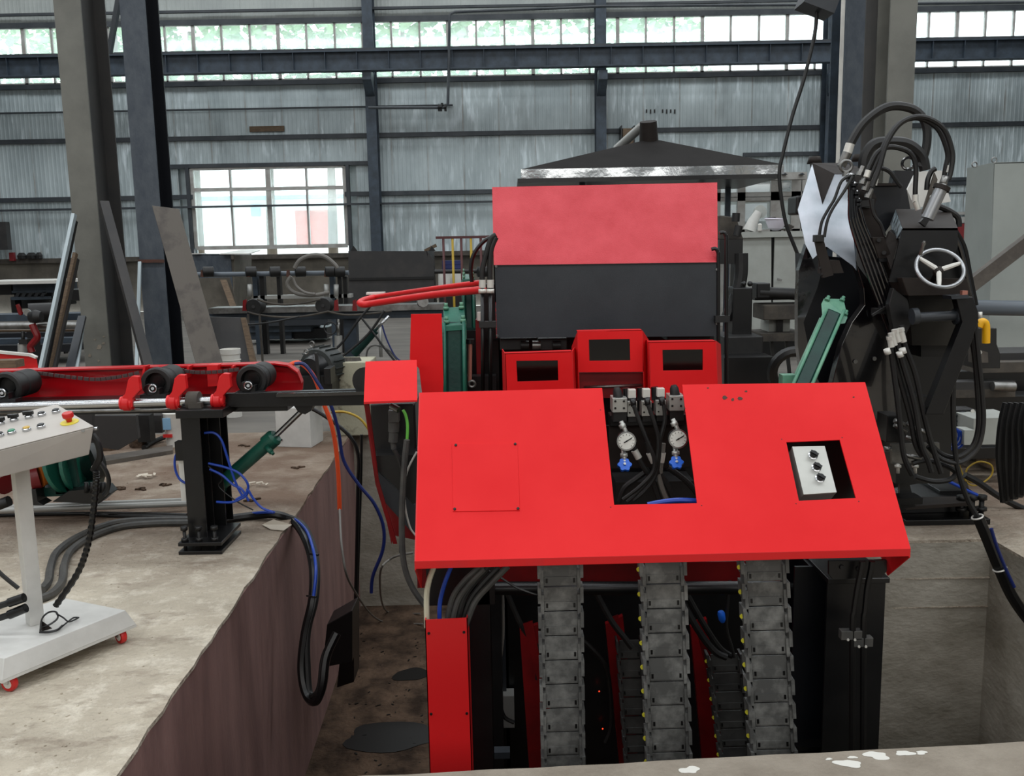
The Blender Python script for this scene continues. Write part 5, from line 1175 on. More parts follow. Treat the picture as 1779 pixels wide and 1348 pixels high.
for i, (x, y) in enumerate(((3, 683), (265, 675), (431, 670), (-170, 690))):
    if x < -100: continue
    r = MB().lathe([(.0, .05), (.052, .05), (.056, 0), (.074, 0), (.082, .008), (.082, .03), (.066, .034), (.066, .12), (.07, .125), (.07, .24)], A(x + 6, y - 9, 4.72), (0, 1, 0), 28).build('roller', 'rubber', cv)
    MB().lathe([(.0, .045), (.03, .045), (.03, .049)], A(x + 6, y - 9, 4.72), (0, 1, 0), 24).build('roller_web', 'plastic_black', r)
    sk = MB(); c = A(x + 8, y - 10, 4.98)
    for k in range(20):
        a = 2 * math.pi * k / 20; sk.cbox(c + Vector((math.cos(a) * .078, 0, math.sin(a) * .078)), (.012, .012, .016), Matrix.Rotation(-a, 3, 'Y'))
    sk.lathe([(.072, -.006), (.072, .006)], c, (0, 1, 0), 24).build('sprocket', 'plastic_black', r)
    b = MB().lathe([(.016, -.045), (.03, -.043), (.03, .01), (.02, .012)], A(x, y, 4.69), (0, 1, 0), 18)
    b.box(A(x - 22, y, 4.66).x, A(x + 24, y, 4.66).x, 4.65, 4.72, A(x, y + 16, 4.66).z, A(x, y + 10, 4.66).z).box(A(x - 12, y, 4.66).x, A(x + 12, y, 4.66).x, 4.655, 4.715, A(x, y + 12, 4.66).z, A(x, y, 4.66).z)
    bb = b.build('pillow_bearing', 'black', cv, bevel=.001)
    MB().torus(A(x, y, 4.643), (0, 1, 0), .019, .0045, 22, 8).cyl(A(x, y, 4.64), A(x, y, 4.65), .008, n=10).build('bearing_race', 'chrome', bb)
# drive chain
def chain_run(pts, Y, nm='chain_link', m='steel', par=cv, step=.029):
    P = sp(PX(pts, Y), 30); base = None; acc = 0; last = P[0]; k = 0
    for a, b in zip(P[:-1], P[1:]):
        acc += (b - a).length
        if acc >= step:
            acc = 0; d = (b - a).normalized(); c = b
            if base is None:
                mb = MB().bar(Vector((-.013, 0, 0)), Vector((.013, 0, 0)), .019, .008, side=(0, 0, 1)); mb.cyl((-.006, -.006, 0), (-.006, .006, 0), .005, n=6).cyl((.006, -.006, 0), (.006, .006, 0), .005, n=6)
                me_o = mb.build(nm, m, None); me_o.parent = par; base = me_o
                cl = Vector((0, 0, -.006)); 
                for v in me_o.data.vertices: v.co += Vector((0, 0, -.006))
                o = me_o
            else: o = inst(base, par)
            o.location = c - par.location; o.rotation_euler = (0, -math.atan2(d.z, d.x), 0)
mat('chain_brown', (92, 74, 74), 0.45, metal=.5)
chain_run([(50, 647), (80, 651), (120, 656), (165, 660), (205, 656), (243, 648)], 4.98, m='chain_brown')
chain_run([(296, 640), (312, 643), (325, 646), (345, 648), (375, 647), (412, 643)], 4.98, m='chain_brown')
# red ribs inside the trough
for x in (247, 323, 400):
    MB().pp([(x - 2, 657), (x + 2, 636), (x + 6, 636), (x + 2, 657)], 5.0, .07).build('rib', 'red_duct', cv)
MB().pp([(359, 634), (378, 634), (379, 671), (361, 672)], 5.0, .09).build('stop_block', 'red_duct', cv, bevel=.002)
# red levers on the shaft
for i, x in enumerate((222, 303, 380)):
    dy = -(x - 222) * .03
    t = T('stop_lever', 'red stop lever clamped on the shaft, ' + ['left of the middle roller', 'right of the middle roller', 'beside the stand top, rightmost'][i], 'lever', A(x, 712 + dy, 4.6), group='red stop levers')
    MB().pp([(x - 10, 690 + dy), (x - 5, 684 + dy), (x, 660 + dy), (x + 7, 653 + dy), (x + 18, 654 + dy), (x + 21, 678 + dy), (x + 8, 692 + dy), (x + 8, 708 + dy), (x - 6, 708 + dy)], 4.57, .035).build('blade', 'red_duct', t, bevel=.004)
    c = A(x - 1, 700 + dy * .9, 4.6)
    MB().lathe([(.026, -.032), (.034, -.03), (.034, -.02), (.040, -.014), (.040, .014), (.034, .02), (.034, .03), (.026, .032)], c, (1, 0, 0), 24).build('hub', 'red_duct', t)
# pillow block and the stand
st = T('conveyor_stand', 'black conveyor stand of two uprights bolted to the floor near the pit edge', 'stand', Vector((A(352, 940, 4.66).x, 4.7, 0)))
MB().pbox(304, 713, 388, 726, 4.5, .3).build('top_plate', 'black', st, bevel=.003)
zt = A(350, 726, 4.55).z
def upr(x0, x1, Y):
    a, b = A(x0, 820, Y).x, A(x1, 820, Y).x
    MB().box(a, b, Y, Y + .01, .06, zt).box(a, b, Y + .12, Y + .13, .06, zt).box((a + b) / 2 - .005, (a + b) / 2 + .005, Y + .01, Y + .12, .06, zt).build('upright', 'black', st)
upr(320, 352, 4.55); upr(356, 387, 4.75)
for k, zz_ in enumerate((.0, .045)):
    MB().box(A(313, 930, 4.5).x, A(388, 930, 4.5).x, 4.46, 4.8, zz_, zz_ + .018).build('foot_plate', 'black', st, bevel=.002)
for x in (322, 347, 374):
    q = A(x, 930, 4.5); q.z = 0; q.y = 4.49
    MB().cyl(q, q + Vector((0, 0, .13)), .009, n=8).cyl(q + Vector((0, 0, .062)), q + Vector((0, 0, .08)), .018, n=6).cyl(q + Vector((0, 0, .12)), q + Vector((0, 0, .14)), .018, n=6).build('anchor_bolt', 'rubber', st)
pbk = MB().lathe([(.030, -.03), (.05, -.03), (.05, .03), (.030, .03)], A(337, 697, 4.6), (1, 0, 0), 22)
pbk.pbox(326, 700, 350, 714, 4.55, .1); pbk.build('pillow_block', 'dusty', st, bevel=.002)
MB().pbox(308, 776, 327, 870, 4.6, .05).build('white_cylinder', 'white_paint', label='slim white pneumatic cylinder standing left of the black uprights', cat='pneumatic cylinder')
MB().pbox(303, 768, 326, 800, 4.58, .05).build('valve_unit', 'plastic_black', label='black valve unit at the top of the slim white cylinder', cat='valve')
ah = (([(355, 752), (372, 752), (385, 765), (395, 795), (410, 840), (424, 866)], 'blue air hose arching over from the stand uprights'),
      ([(320, 780), (306, 790), (304, 812), (312, 832), (328, 842)], 'blue air hose making a loop left of the stand'),
      ([(362, 805), (392, 812), (415, 822), (430, 840), (428, 856), (410, 868)], 'blue air hose looping right of the stand, outermost'),
      ([(364, 815), (385, 825), (405, 842), (420, 850), (432, 870)], 'blue air hose looping right of the stand, inner'),
      ([(376, 872), (405, 872), (428, 860), (430, 850), (440, 866), (455, 882), (475, 890)], 'blue air hose running on along the floor to the pit edge'))
for l, lb in ah: hose('air_hose', PX(l, 4.6), .0065, 'blue_hose', lb)
hose('cable', PX([(362, 810), (385, 830), (380, 845), (410, 870), (440, 886)], 4.66), .004, 'plastic_black', 'thin black cable among the blue air hoses by the stand', 'cable')
gc = T('hydraulic_cylinder', 'round green hydraulic cylinder slanting up from the stand foot to the conveyor', 'hydraulic cylinder', Vector((A(375, 860, 4.8).x, 4.8, 0)))
a, b, c = A(376, 848, 4.85), A(474, 762, 4.8), A(530, 708, 4.78)
MB().cyl(a, b, .037, n=22).build('barrel', 'green', gc); ax = (b - a).normalized()
MB().lathe([(.037, 0), (.046, .004), (.046, .06), (.034, .075)], b - ax * .05, ax, 22).build('gland', 'green', gc)
MB().lathe([(.046, 0), (.046, .05), (.037, .055)], a - ax * .02, ax, 22).build('rear_cap', 'green_dark', gc)
MB().cyl(b, c, .014, n=16).build('rod', 'chrome', gc)
MB().cyl(A(462, 776, 4.75), A(472, 786, 4.73), .014, n=10).cyl(A(470, 784, 4.73), A(475, 789, 4.72), .009, n=8).build('port', 'green', gc)
MB().torus(A(373, 852, 4.85), (0, 1, 0), .035, .012, 18).build('rear_eye', 'black', gc); MB().pbox(360, 858, 385, 895, 4.83, .1).build('clevis', 'black', gc)
MB().pp([(510, 704), (545, 702), (540, 714), (530, 720), (518, 716)], 4.72, .08).build('clevis', 'black', gc)
# conveyor wheel at the housing, orange and blue hoses
MB().lathe([(.05, 0), (.07, 0), (.07, .04), (.05, .04)], A(634, 662, 4.6), (.3, 1, 0), 26).build('guide_roller', 'rubber', label='black wheel half hidden left of the small red housing', cat='wheel')
hose('air_hose', PX([(503, 634), (518, 630), (534, 640), (548, 660), (562, 700), (575, 735), (583, 775), (588, 830), (590, 885)], 5.6), .014, 'orange_hose', 'orange hose arching off the conveyor end down the pit wall')
hose('air_hose', PX([(512, 632), (530, 634), (552, 665), (575, 705), (588, 750), (597, 800), (622, 840), (650, 875), (666, 915), (665, 955), (648, 1000), (645, 1030)], 5.5), .011, 'blue_dark', 'dark blue hose beside the orange one, sweeping down the pit')
hose('hose', PX([(520, 700), (560, 720), (605, 755), (622, 790), (622, 850), (620, 960), (618, 1040)], 5.9), .013, 'plastic_black', 'black hose falling along the back left corner of the pit')
hose('hose', PX([(628, 755), (627, 830), (624, 920), (620, 1050)], 6.0), .010, 'plastic_black', 'second thin black hose in the back left corner of the pit')
hose('cable', PX([(575, 716), (600, 716), (625, 727), (642, 748)], 5.7), .008, 'yellow_rail', 'yellow cable at the pit edge left of the small red housing', 'cable')
hose('cable', [A(590, 885, 5.5), A(595, 960, 5.2), A(612, 1020, 5.4), G(660, 1078, PD + .02), G(735, 1084, PD + .02)], .007, 'grey_hose', 'grey cable looping down to the pit floor, lowest one', 'cable')
hose('cable', [A(718, 960, 5.4), A(680, 970, 5.5), A(660, 1000, 5.6), G(672, 1062, PD + .02), G(730, 1066, PD + .02)], .007, 'grey_hose', 'grey cable making a ring at the back of the pit floor', 'cable')
for i, (x0, y0, x1, y1, h) in enumerate(((560, 1085, 612, 1060, .10), (585, 1120, 615, 1060, .16))):
    MB().pp([(x0, y0 + 75), (x1, y0 + 65), (x1, y1), (x0 + 8, y0)], 4.9 + .25 * i, .2).build('drip_tray', 'plastic_black', label=['black tray at the foot of the left pit wall, near the hose bundle', 'black box behind the tray at the foot of the left pit wall'][i], cat='tray', bevel=.004)
# red casing at the far left above the conveyor
rc = T('chain_cover', 'red and white-edged sheet cover with a wood block at the left edge above the conveyor', 'cover', A(20, 640, 5.6))
MB().pp([(-60, 606), (50, 617), (62, 621), (65, 640), (-60, 645)], 5.7, .01).build('front_panel', 'red_duct', rc)
MB().pp([(-60, 604), (52, 615), (62, 620), (61, 623), (50, 619), (-60, 609)], 5.68, .03).build('edge_strip', 'white_paint', rc)
MB().pbox(-30, 627, 28, 639, 5.5, .1).build('wood_block', 'wood', rc)
# green gear motor behind the cart
gm = T('gear_motor', 'green gear motor with maroon and orange coupling on a black base behind the cart post', 'motor', Vector((A(110, 870, 5.1).x, 5.1, 0)))
MB().cyl(A(92, 818, 5.1), A(150, 806, 5.25), .11, .12, 20).build('gearbox', 'green_dark', gm)
MB().cyl(A(98, 818, 5.0), A(104, 816, 5.0), .13, n=20).build('flange', 'green', gm); MB().cyl(A(124, 812, 5.05), A(130, 811, 5.05), .135, n=20).build('flange', 'green', gm)
MB().cyl(A(150, 806, 5.2), A(170, 801, 5.25), .13, .11, 20).build('motor_body', 'motor', gm)
MB().pp([(62, 848), (150, 845), (146, 860), (62, 864)], 4.98, .25).build('gearbox_foot', 'green_dark', gm, bevel=.004)
MB().pp([(100, 800), (128, 796), (138, 858), (96, 860)], 4.98, .03).build('gearbox_rib', 'green_dark', gm, bevel=.004)
MB().cyl(A(52, 830, 4.95), A(68, 826, 4.97), .075, .07, 20).build('coupling', 'maroon', gm); MB().cyl(A(68, 826, 4.97), A(82, 822, 5.0), .068, .055, 20).build('coupling_cover', 'amber', gm)
MB().pp([(90, 872), (118, 853), (182, 846), (192, 858), (170, 876)], 4.9, .1).build('motor_base', 'black', gm, bevel=.004)
for x in (150, 160, 172, 180): MB().cyl(A(x, 856, 4.88), A(x, 838, 4.88), .012, n=6).build('bolt', 'rubber', gm)
MB().pp([(52, 850), (62, 850), (66, 872), (76, 878), (52, 878)], 4.9, .1).build('bearing_foot', 'rubber', gm, bevel=.003)
MB().cyl(A(-20, 822, 5.0), A(14, 838, 4.95), .07, n=18).build('coupling', 'maroon', gm)
MB().cyl(A(-10, 880, 4.9), A(16, 870, 4.9), .03, n=10).build('foot_pipe', 'rubber', gm)
# items under and behind the conveyor
MB().pp([(165, 722), (235, 722), (240, 762), (205, 782), (160, 775)], 6.6, .05).build('steel_plate', 'plate_dark', label='dark steel plate with a clipped corner standing under the conveyor', cat='plate', bevel=.003)
MB().pp([(92, 720), (160, 720), (160, 770), (96, 770)], 6.9, .05).build('steel_plate', 'plate_dark', label='dark steel plate under the conveyor, nearest the cart panel', cat='plate')
MB().pbox(236, 722, 262, 768, 7.0, .1).build('steel_angle', 'rubber', label='dark upright steel piece right of the clipped plate', cat='steel piece')
MB().pbox(262, 722, 282, 752, 7.2, .1).build('steel_angle', 'plate_dark', label='dark upright steel piece next to the printed white bucket', cat='steel piece')
MB().prism([G(172, 803, .03), G(300, 782, .03), G(300, 773, .03), G(172, 793, .03)], (0, 0, -.03)).build('steel_strip', 'plate_brown', label='flat brown steel strip on the floor under the conveyor', cat='strip')
for i, (x, y) in enumerate(((200, 770), (222, 768), (245, 775), (190, 780))):
    q = G(x, y, 0); MB().lathe([(.02, 0), (.09, .0), (.08, .06), (.03, .1)], q, (.1, 0, 1), 7, False).build('rubble', 'dirt', label=['leftmost but one', 'middle', 'rightmost', 'leftmost'][i] + ' clod of dirt at the foot of the dark plates', cat='rubble', group='dirt clods under the conveyor')
hose('hose', [G(250, 778, .02), G(265, 768, .02), G(285, 760, .03)], .02, 'rubber', 'short black hose stub on the floor left of the printed bucket')
bk = T('bucket', 'white bucket printed in blue and red standing behind the conveyor stand', 'bucket', G(305, 778, 0))
q = G(306, 774, 0); rs = .0175 * q.y / 1.0
MB().lathe([(.07, 0), (.082, .26), (.085, .265), (.08, .27)], q, (0, 0, 1), 24).build('body', 'white_paint', bk)
MB().cbox(q + Vector((-.03, -.082, .19)), (.06, .01, .09)).build('print', 'outside_blue', bk); MB().cbox(q + Vector((-.03, -.080, .095)), (.07, .012, .025)).build('print', 'estop_red', bk)
wbx = T('white_box', 'white painted steel box on the floor under the conveyor end', 'box', G(518, 779, 0))
q0, q1, q2 = G(481, 776, 0), G(541, 778, 0), G(562, 765, 0)
h_ = A(481, 708, q0.y).z
ff = MB().hexa([q0, q1, q2, q0 + (q2 - q1)] + [p + Vector((0, 0, h_)) for p in (q0, q1, q2, q0 + (q2 - q1))]).build('body', 'cart_white', wbx, bevel=.004)
for x in (489, 508): MB().cyl(A(x, 764, q0.y - .02), A(x, 764, q0.y + .02), .008, n=8).build('screw', 'plastic_black', wbx)
MB().cyl(q0 + Vector((.06, .05, -.0)), q0 + Vector((.06, .05, .012)), .02, n=8).build('foot', 'plastic_black', wbx)
for x, y, s, lb in ((265, 828, .09, 'crumpled leaf-like scrap on the floor left of the stand'), (450, 842, .06, 'torn scrap beside the green cylinder on the floor')):
    m = MB(); q = G(x, y, .01)
    for k in range(6): m.cbox(q + Vector((random.uniform(-s, s), random.uniform(-s, s) * .5, .01)), (s * .7, s * .18, .006), Matrix.Rotation(random.uniform(0, 3), 3, 'Z') @ Matrix.Rotation(.4, 3, 'X'))
    m.build('scrap', 'paper', label=lb, cat='scrap')
for i, (x, y) in enumerate(((250, 850), (205, 848), (285, 843), (520, 812), (440, 868), (425, 775))):
    m = MB(); q = G(x, y, .004)
    for k in range(4): m.cbox(q + Vector((random.uniform(-.05, .05), random.uniform(-.03, .03), 0)), (.04, .02, .01), Matrix.Rotation(random.uniform(0, 3), 3, 'Z'))
    m.build('dirt_chip', 'dirt', label='dark dirt chips on the left floor, ' + ['left of the stand', 'beside the gear motor base', 'close to the slim white cylinder', 'in front of the white box', 'at the foot of the green cylinder', 'behind the green cylinder'][i], cat='debris', group='dirt chips on the left floor')
# ================================================================== BACKGROUND
hbeam('wide grey steel column at far left, light front and dark side', 92, 139, 0, 9.0, .56, 'col_grey', 'col_dark')  # web and rear flange darker: shade of the recess put into the colour
t = hbeam('dark blue-grey steel column right of the wide grey one, with a rusty joint line', 207, 251, 0, 9.0, .36, 'col_blue', 'black_blue')  # near-black web and rear flange carry the shaded side as colour
MB().bar(A(241, 453.5, 8.97), A(285, 453.5, 8.97), .03, .02, side=(0, 0, 1)).build('joint_plate', 'rust', t)
MB().bar(A(180, 351, 8.9), A(262, 655, 8.3), .085, .05).build('leaning_bar', 'plate_dark', label='dark steel bar leaning against the wide grey column', cat='bar')
MB().hexa([A(345, 650, 7.8), A(393, 650, 7.8), A(393, 650, 7.82), A(345, 650, 7.82), A(264, 357, 8.3), A(311, 363, 8.3), A(311, 363, 8.32), A(264, 357, 8.32)]).build('leaning_plate', 'plate_brown', label='long brown steel plate leaning against the dark blue column', cat='plate', bevel=.003)
for i, (a, b, w_, m, lb) in enumerate((((129, 372), (68, 655), .05, 'angle_pale', 'pale shiny steel angle leaning left of the wide grey column'), ((131, 384), (76, 655), .04, 'plastic_black', 'black underside bar beside the pale steel angle'),
     ((131, 440), (82, 655), .045, 'wood', 'brown wooden lath leaning left of the wide grey column'), ((134, 450), (92, 655), .04, 'plate_dark', 'dark bar behind the brown lath'),
     ((143, 550), (118, 655), .07, 'slate', 'grey-blue bar leaning low at the foot of the wide column'), ((145, 560), (132, 655), .025, 'angle_pale', 'thin pale strip at the foot of the wide column'),
     ((243, 455), (237, 655), .02, 'angle_pale', 'thin pale strip standing between the two big columns'), ((236, 545), (243, 655), .03, 'white_paint', 'white strip at the foot between the two big columns'))):
    MB().bar(A(*a, 8.7 + .04 * i), A(*b, 8.2 + .04 * i), w_, .03).build('steel_strip', m, label=lb, cat='strip')
MB().bar(A(207, -5, 14), A(190, 92, 14), .09, .06).build('diagonal_brace', 'purlin', label='diagonal brace rod seen high between the two big columns', cat='brace')

def flr(px, Y): return A(px, 560, Y).x
# --- left group
pl = T('steel_rack', 'dark steel rack with pale sheets on top near the left edge', 'rack', Vector((flr(60, 15), 15, 0)))
MB().pbox(-40, 491, 20, 512, 15.2, 1).build('side_frame', 'plastic_black', pl)
MB().pbox(-60, 490, 96, 492.5, 14.6, 1.2).build('pale_sheet', 'white_paint', pl)
MB().pbox(22, 493, 95, 506, 15, .8).build('upper_box', 'beam_blue', pl)
for i in range(5): MB().pp([(25 + i * 11, 516), (30 + i * 11, 507), (36 + i * 11, 507), (31 + i * 11, 516)], 14.9, .05).build('slat', 'slate', pl)
MB().pbox(20, 505, 95, 508, 14.9, .1).pbox(18, 516, 84, 520, 14.9, .1).build('rail', 'beam_blue', pl)
MB().pbox(24, 508, 92, 535, 15.4, .5).build('lower_box', 'black_blue', pl)
MB().pbox(18, 518, 28, 545, 15, .2).build('leg', 'plastic_black', pl); MB().pbox(80, 518, 88, 545, 15, .2).build('leg', 'plastic_black', pl)
MB().pbox(100, 504, 150, 522, 14, .8).pbox(98, 512, 112, 530, 14.1, .4).pboxz(102, 520, 105, 14.2, .1, 0).pboxz(145, 520, 149, 14.2, .1, 0).build('scrap_machine', 'plastic_black', label='small black machinery behind the wooden lath', cat='machinery')
MB().pbox(-30, 386, 14, 434, 24.1, .2).build('dark_panel', 'plate_dark', label='dark grey panel leaning at the wall at the left edge', cat='panel')
for i, (x, r) in enumerate(((37, .12), (54, .14), (67, .09))): MB().lathe([(r * .9, 0), (r, .08), (r * .5, .16)], Vector((A(x, 434, 24.45).x, 24.45, z_low)), (0, 0, 1), 7, False).build('rag_heap', 'rubber', label=['left', 'middle', 'right'][i] + ' dark lump lying on the low wall ledge at left', cat='lump', group='dark lumps on the low wall ledge')
MB().cbox((A(20, 430, 24.42).x, 24.42, z_low + .06), (.12, .1, .22)).build('rag', 'maroon', label='reddish rag hanging over the low wall ledge at left', cat='rag')
lc = T('far_conveyor', 'second roller conveyor with steel shaft and red hook behind the left columns', 'conveyor', Vector((flr(50, 10), 10, 0)))
MB().pbox(-60, 548, 140, 556, 9.8, .3).build('beam', 'beam_blue', lc)
MB().cyl(A(-60, 567, 9.4), A(140, 565, 9.4), .035, n=14).build('shaft', 'steel', lc)
MB().cyl(A(-60, 575, 9.5), A(140, 574, 9.5), .012, n=8).build('tie_bar', 'wood', lc)
MB().lathe([(.04, 0), (.1, 0), (.1, .3), (.04, .3)], A(50, 544, 9.5), (1, .5, 0), 18).build('roller', 'rubber', lc); MB().lathe([(.015, 0), (.035, 0), (.035, .02)], A(49, 543, 9.3), (0, -1, 0), 14).build('bearing', 'chrome', lc)
MB().lathe([(.05, -.06), (.07, 0), (.05, .06)], A(62, 550, 9.3), (1, 0, 0), 14).build('bearing_block', 'rubber', lc)
MB().pp([(27, 530), (31, 528), (38, 545), (36, 548), (32, 546)], 9.4, .03).build('red_stop', 'red_dark', lc)
MB().tube(sp(PX([(56, 563), (60, 575), (66, 586), (60, 592), (54, 600), (55, 612)], 9.3)), [.045] * 30 + [.03], 8).build('red_hook', 'red_dark', lc) if False else MB().tube(sp(PX([(56, 563), (60, 573), (65, 585), (59, 594), (53, 602), (56, 612)], 9.3)), .035, 8).build('red_hook', 'red_dark', lc)
MB().pbox(46, 574, 62, 640, 9.7, .15).build('post', 'black_blue', lc); MB().cyl(A(39, 597, 9.4), A(39, 626, 9.4), .045, n=14).build('air_cylinder', 'steel_paint', lc)
MB().cyl(A(40, 576, 9.4), A(40, 597, 9.4), .018, n=8).pbox(32, 590, 47, 598, 9.35, .1).build('cylinder_head', 'rubber', lc)
for i, (y0, y1) in enumerate(((580, 588), (590, 599), (601, 611))):
    MB().pbox(-60, y0, 130, y1, 13.2 - .2 * i, .6).build('steel_bar_stack', 'beam_blue' if i % 2 else 'black_blue', label=['top', 'middle', 'bottom'][i] + ' layer of dark blue steel bars stacked behind the far left conveyor', cat='steel bars', group='left stack of steel bars', bevel=.004)
# --- middle group: second conveyor, bins, box
bxs = T('steel_container', 'blue-grey steel container with a white sheet on top below the big window', 'container', Vector((flr(380, 20.6), 20.6, 0)))
MB().pbox(325, 442, 407, 540, 20.6, .02).build('front_panel', 'col_blue', bxs); 
MB().prism([A(407, 442, 20.6), A(437, 441, 22.4), A(437, 536, 22.4), A(407, 540, 20.6)], (-.01, 0, 0)).build('side_panel', 'low_wall', bxs)
MB().prism([A(325, 442, 20.6), A(407, 442, 20.6), A(437, 441, 22.4), A(340, 441, 22.4)], (0, 0, -.02)).build('top_panel', 'col_blue', bxs)
MB().prism([A(381, 442, 20.4), A(420, 435, 21.4), A(452, 436, 21.4), A(432, 442, 20.4)], (0, 0, .02)).build('white_sheet', 'white_paint', bxs)
MB().pbox(332, 440, 348, 441.5, 20.5, .4).build('paper_sheet', 'white_paint', bxs)
bn = T('steel_bin', 'large black sheet-steel bin right of the wall column', 'bin', Vector((flr(680, 20.8), 20.8, 0)))
MB().pp([(605, 436), (742, 436), (754, 452), (754, 546), (606, 548)], 20.8, .03).build('front_panel', 'plate_dark', bn)
MB().prism([A(742, 436, 20.8), A(754, 434, 22.3), A(760, 535, 22.3), A(754, 541, 20.8)], (-.01, 0, 0)).build('side_panel', 'plate_dark', bn)
MB().pbox(606, 483, 754, 484.5, 20.75, .05).build('seam', 'plastic_black', bn)
for x in (609, 745): MB().pp([(x, 436), (x + 5, 427), (x + 12, 436)], 20.9, .03).build('lifting_lug', 'plastic_black', bn)
MB().bar(A(738, 436, 21.2), A(758, 426, 21.2), .11, .07).build('timber', 'wood', label='short timber sticking out of the black bin', cat='timber')
MB().prism([A(345, 483, 13), A(398, 482, 13), A(436, 616, 12.7), A(345, 616, 12.7)], (0, .03, 0)).build('leaning_sheet', 'low_wall', label='rusty dark sheet leaning below the steel container', cat='sheet')
MB().prism([A(384, 486, 12.9), A(394, 486, 12.9), A(412, 535, 12.6), A(402, 535, 12.6)], (0, -.04, 0)).build('timber', 'wood', label='weathered timber leaning on the rusty dark sheet', cat='timber')
MB().prism([A(350, 550, 9.8), A(420, 552, 9.8), A(456, 677, 9.5), A(392, 677, 9.5)], (0, .03, 0)).build('leaning_sheet', 'plate_dark', label='dark sheet leaning under the far conveyor beam, above the red trough', cat='sheet')
MB().prism([A(418, 552, 9.75), A(426, 552, 9.75), A(456, 677, 9.4), A(444, 677, 9.4)], (0, .04, 0)).build('timber', 'wood', label='thin timber edge on the dark sheet above the red trough', cat='timber')
bk2 = T('bucket', 'white plastic bucket with a rim above the red trough, behind the brown plate', 'bucket', Vector((A(402, 640, 8.4).x, 8.4, 0)))
q = Vector((A(402, 640, 8.4).x, 8.4, 0)); zt2 = A(402, 606, 8.4).z
MB().lathe([(.07, 0), (.085, zt2 - .05), (.092, zt2 - .045), (.092, zt2), (.085, zt2), (.082, zt2 - .03), (.02, zt2 - .04)], q, (0, 0, 1), 24).build('body', 'white_paint', bk2)
MB().torus(q + Vector((0, 0, zt2 - .1)), (0, 0, 1), .088, .004, 20, 6).build('rim', 'white_paint', bk2)
c2 = T('far_conveyor', 'second roller conveyor with dark wheels and chain, behind the red hook arm', 'conveyor', Vector((flr(500, 11), 11, 0)))
MB().pbox(362, 538, 770, 551, 10.8, .25).build('beam', 'beam_blue', c2, bevel=.004)
MB().pbox(362, 535.5, 770, 538, 10.7, .35).build('beam_flange', 'steel', c2)
for x, y in ((440, 533), (561, 531)):
    r = MB().lathe([(.0, 0), (.085, 0), (.09, .01), (.09, .22), (0, .22)], A(x, y, 10.5), (0, 1, 0), 24).build('roller', 'rubber', c2)
    MB().cyl(A(x, y, 10.48), A(x, y, 10.5), .02, n=10).build('roller_hub', 'plastic_black', r)
for l in ([(447, 520), (470, 527), (500, 529), (530, 526), (556, 520)], [(430, 542), (450, 547), (490, 551), (530, 549), (570, 541)], [(570, 541), (600, 547), (640, 545), (680, 540)]):
    MB().tube(sp(PX(l, 10.45)), .013, 6).build('drive_chain', 'dusty', c2)
for x in (424, 583, 615): MB().pp([(x - 3, 540), (x - 2, 522), (x + 3, 520), (x + 5, 540)], 10.5, .04).build('red_stop', 'red_dark', c2)
MB().pboxz(596, 551, 618, 10.9, .18, 0).build('post', 'beam_blue', c2, bevel=.003)
MB().cyl(A(588, 583, 10.6), A(588, 620, 10.6), .045, n=14).build('air_cylinder', 'steel_paint', c2)
MB().cyl(A(588, 560, 10.6), A(588, 583, 10.6), .02, n=8).build('piston_rod', 'steel', c2)
MB().cyl(A(615, 616, 10.3), A(652, 574, 10.3), .045, n=16).build('green_cylinder', 'green_dark', c2); MB().cyl(A(652, 574, 10.3), A(676, 549, 10.3), .016, n=10).build('green_cylinder_rod', 'chrome', c2)
MB().cyl(A(733, 525, 10.5), A(735, 524, 10.2), .06, n=16).build('shaft_end', 'steel', c2)
for a, b in (((431, 546), (434, 640)), ((451, 546), (457, 640))): MB().bar(A(*a, 10.4), A(*b, 10.4), .025, .02).build('hanger_rod', 'dusty', c2)
MB().torus(A(574, 570, 10.4), (0, 1, 0), .07, .008, 22, 6).build('cable_ring', 'rubber', c2)
MB().cyl(A(660, 561, 10.6), A(662, 620, 10.6), .02, n=8).build('stand_pipe', 'steel_paint', c2)
for l, r, lb in (([(645, 530), (620, 560), (590, 600), (555, 625)], .014, 'black hose slanting from the red hook arm to the dark motor'), ([(668, 540), (640, 580), (600, 615), (570, 635)], .014, 'second black hose slanting beside the dark motor'),
                 ([(628, 552), (650, 580), (672, 610), (690, 632)], .012, 'black cable slanting down to the tall red plate'), ([(664, 565), (672, 590), (686, 618), (698, 628)], .009, 'thin blue cable above the small red housing'),
                 ([(636, 640), (638, 610), (650, 600), (672, 606), (690, 625)], .010, 'grey cable arching over the small red housing'),
                 ([(370, 560), (420, 564), (470, 560), (520, 550)], .01, 'thin black cable drooping under the far conveyor beam')):
    hose('cable', PX(l, 10.2), r, 'blue_dark' if 'blue' in lb else 'rubber_grey' if 'grey' in lb else 'rubber', lb, 'cable')
for i, (y0, y1, x1, m) in enumerate(((553, 565, 570, 'slate'), (566, 576, 540, 'beam_blue'), (577, 589, 507, 'beam_blue'), (571, 588, 568, 'black_blue'))):
    MB().pbox(430 if i < 3 else 508, y0, x1, y1, 15.2 - .1 * (3 - i), .8).build('steel_bar_stack', m, label=['top grey layer', 'middle blue layer', 'bottom blue layer at left', 'short dark layer at the right end'][i] + ' of the steel bars stacked under the far conveyor', cat='steel bars', group='middle stack of steel bars', bevel=.006)
c3 = T('far_conveyor', 'third roller line with a long shaft in front of the steel container and black bin', 'conveyor', Vector((flr(480, 13.5), 13.5, 0)))
MB().cyl(A(343, 477, 13.5), A(606, 474, 13.5), .035, n=12).build('shaft', 'pipe_grey', c3)
MB().cyl(A(755, 472, 13.5), A(850, 471, 13.5), .03, n=12).build('shaft', 'rubber', c3)
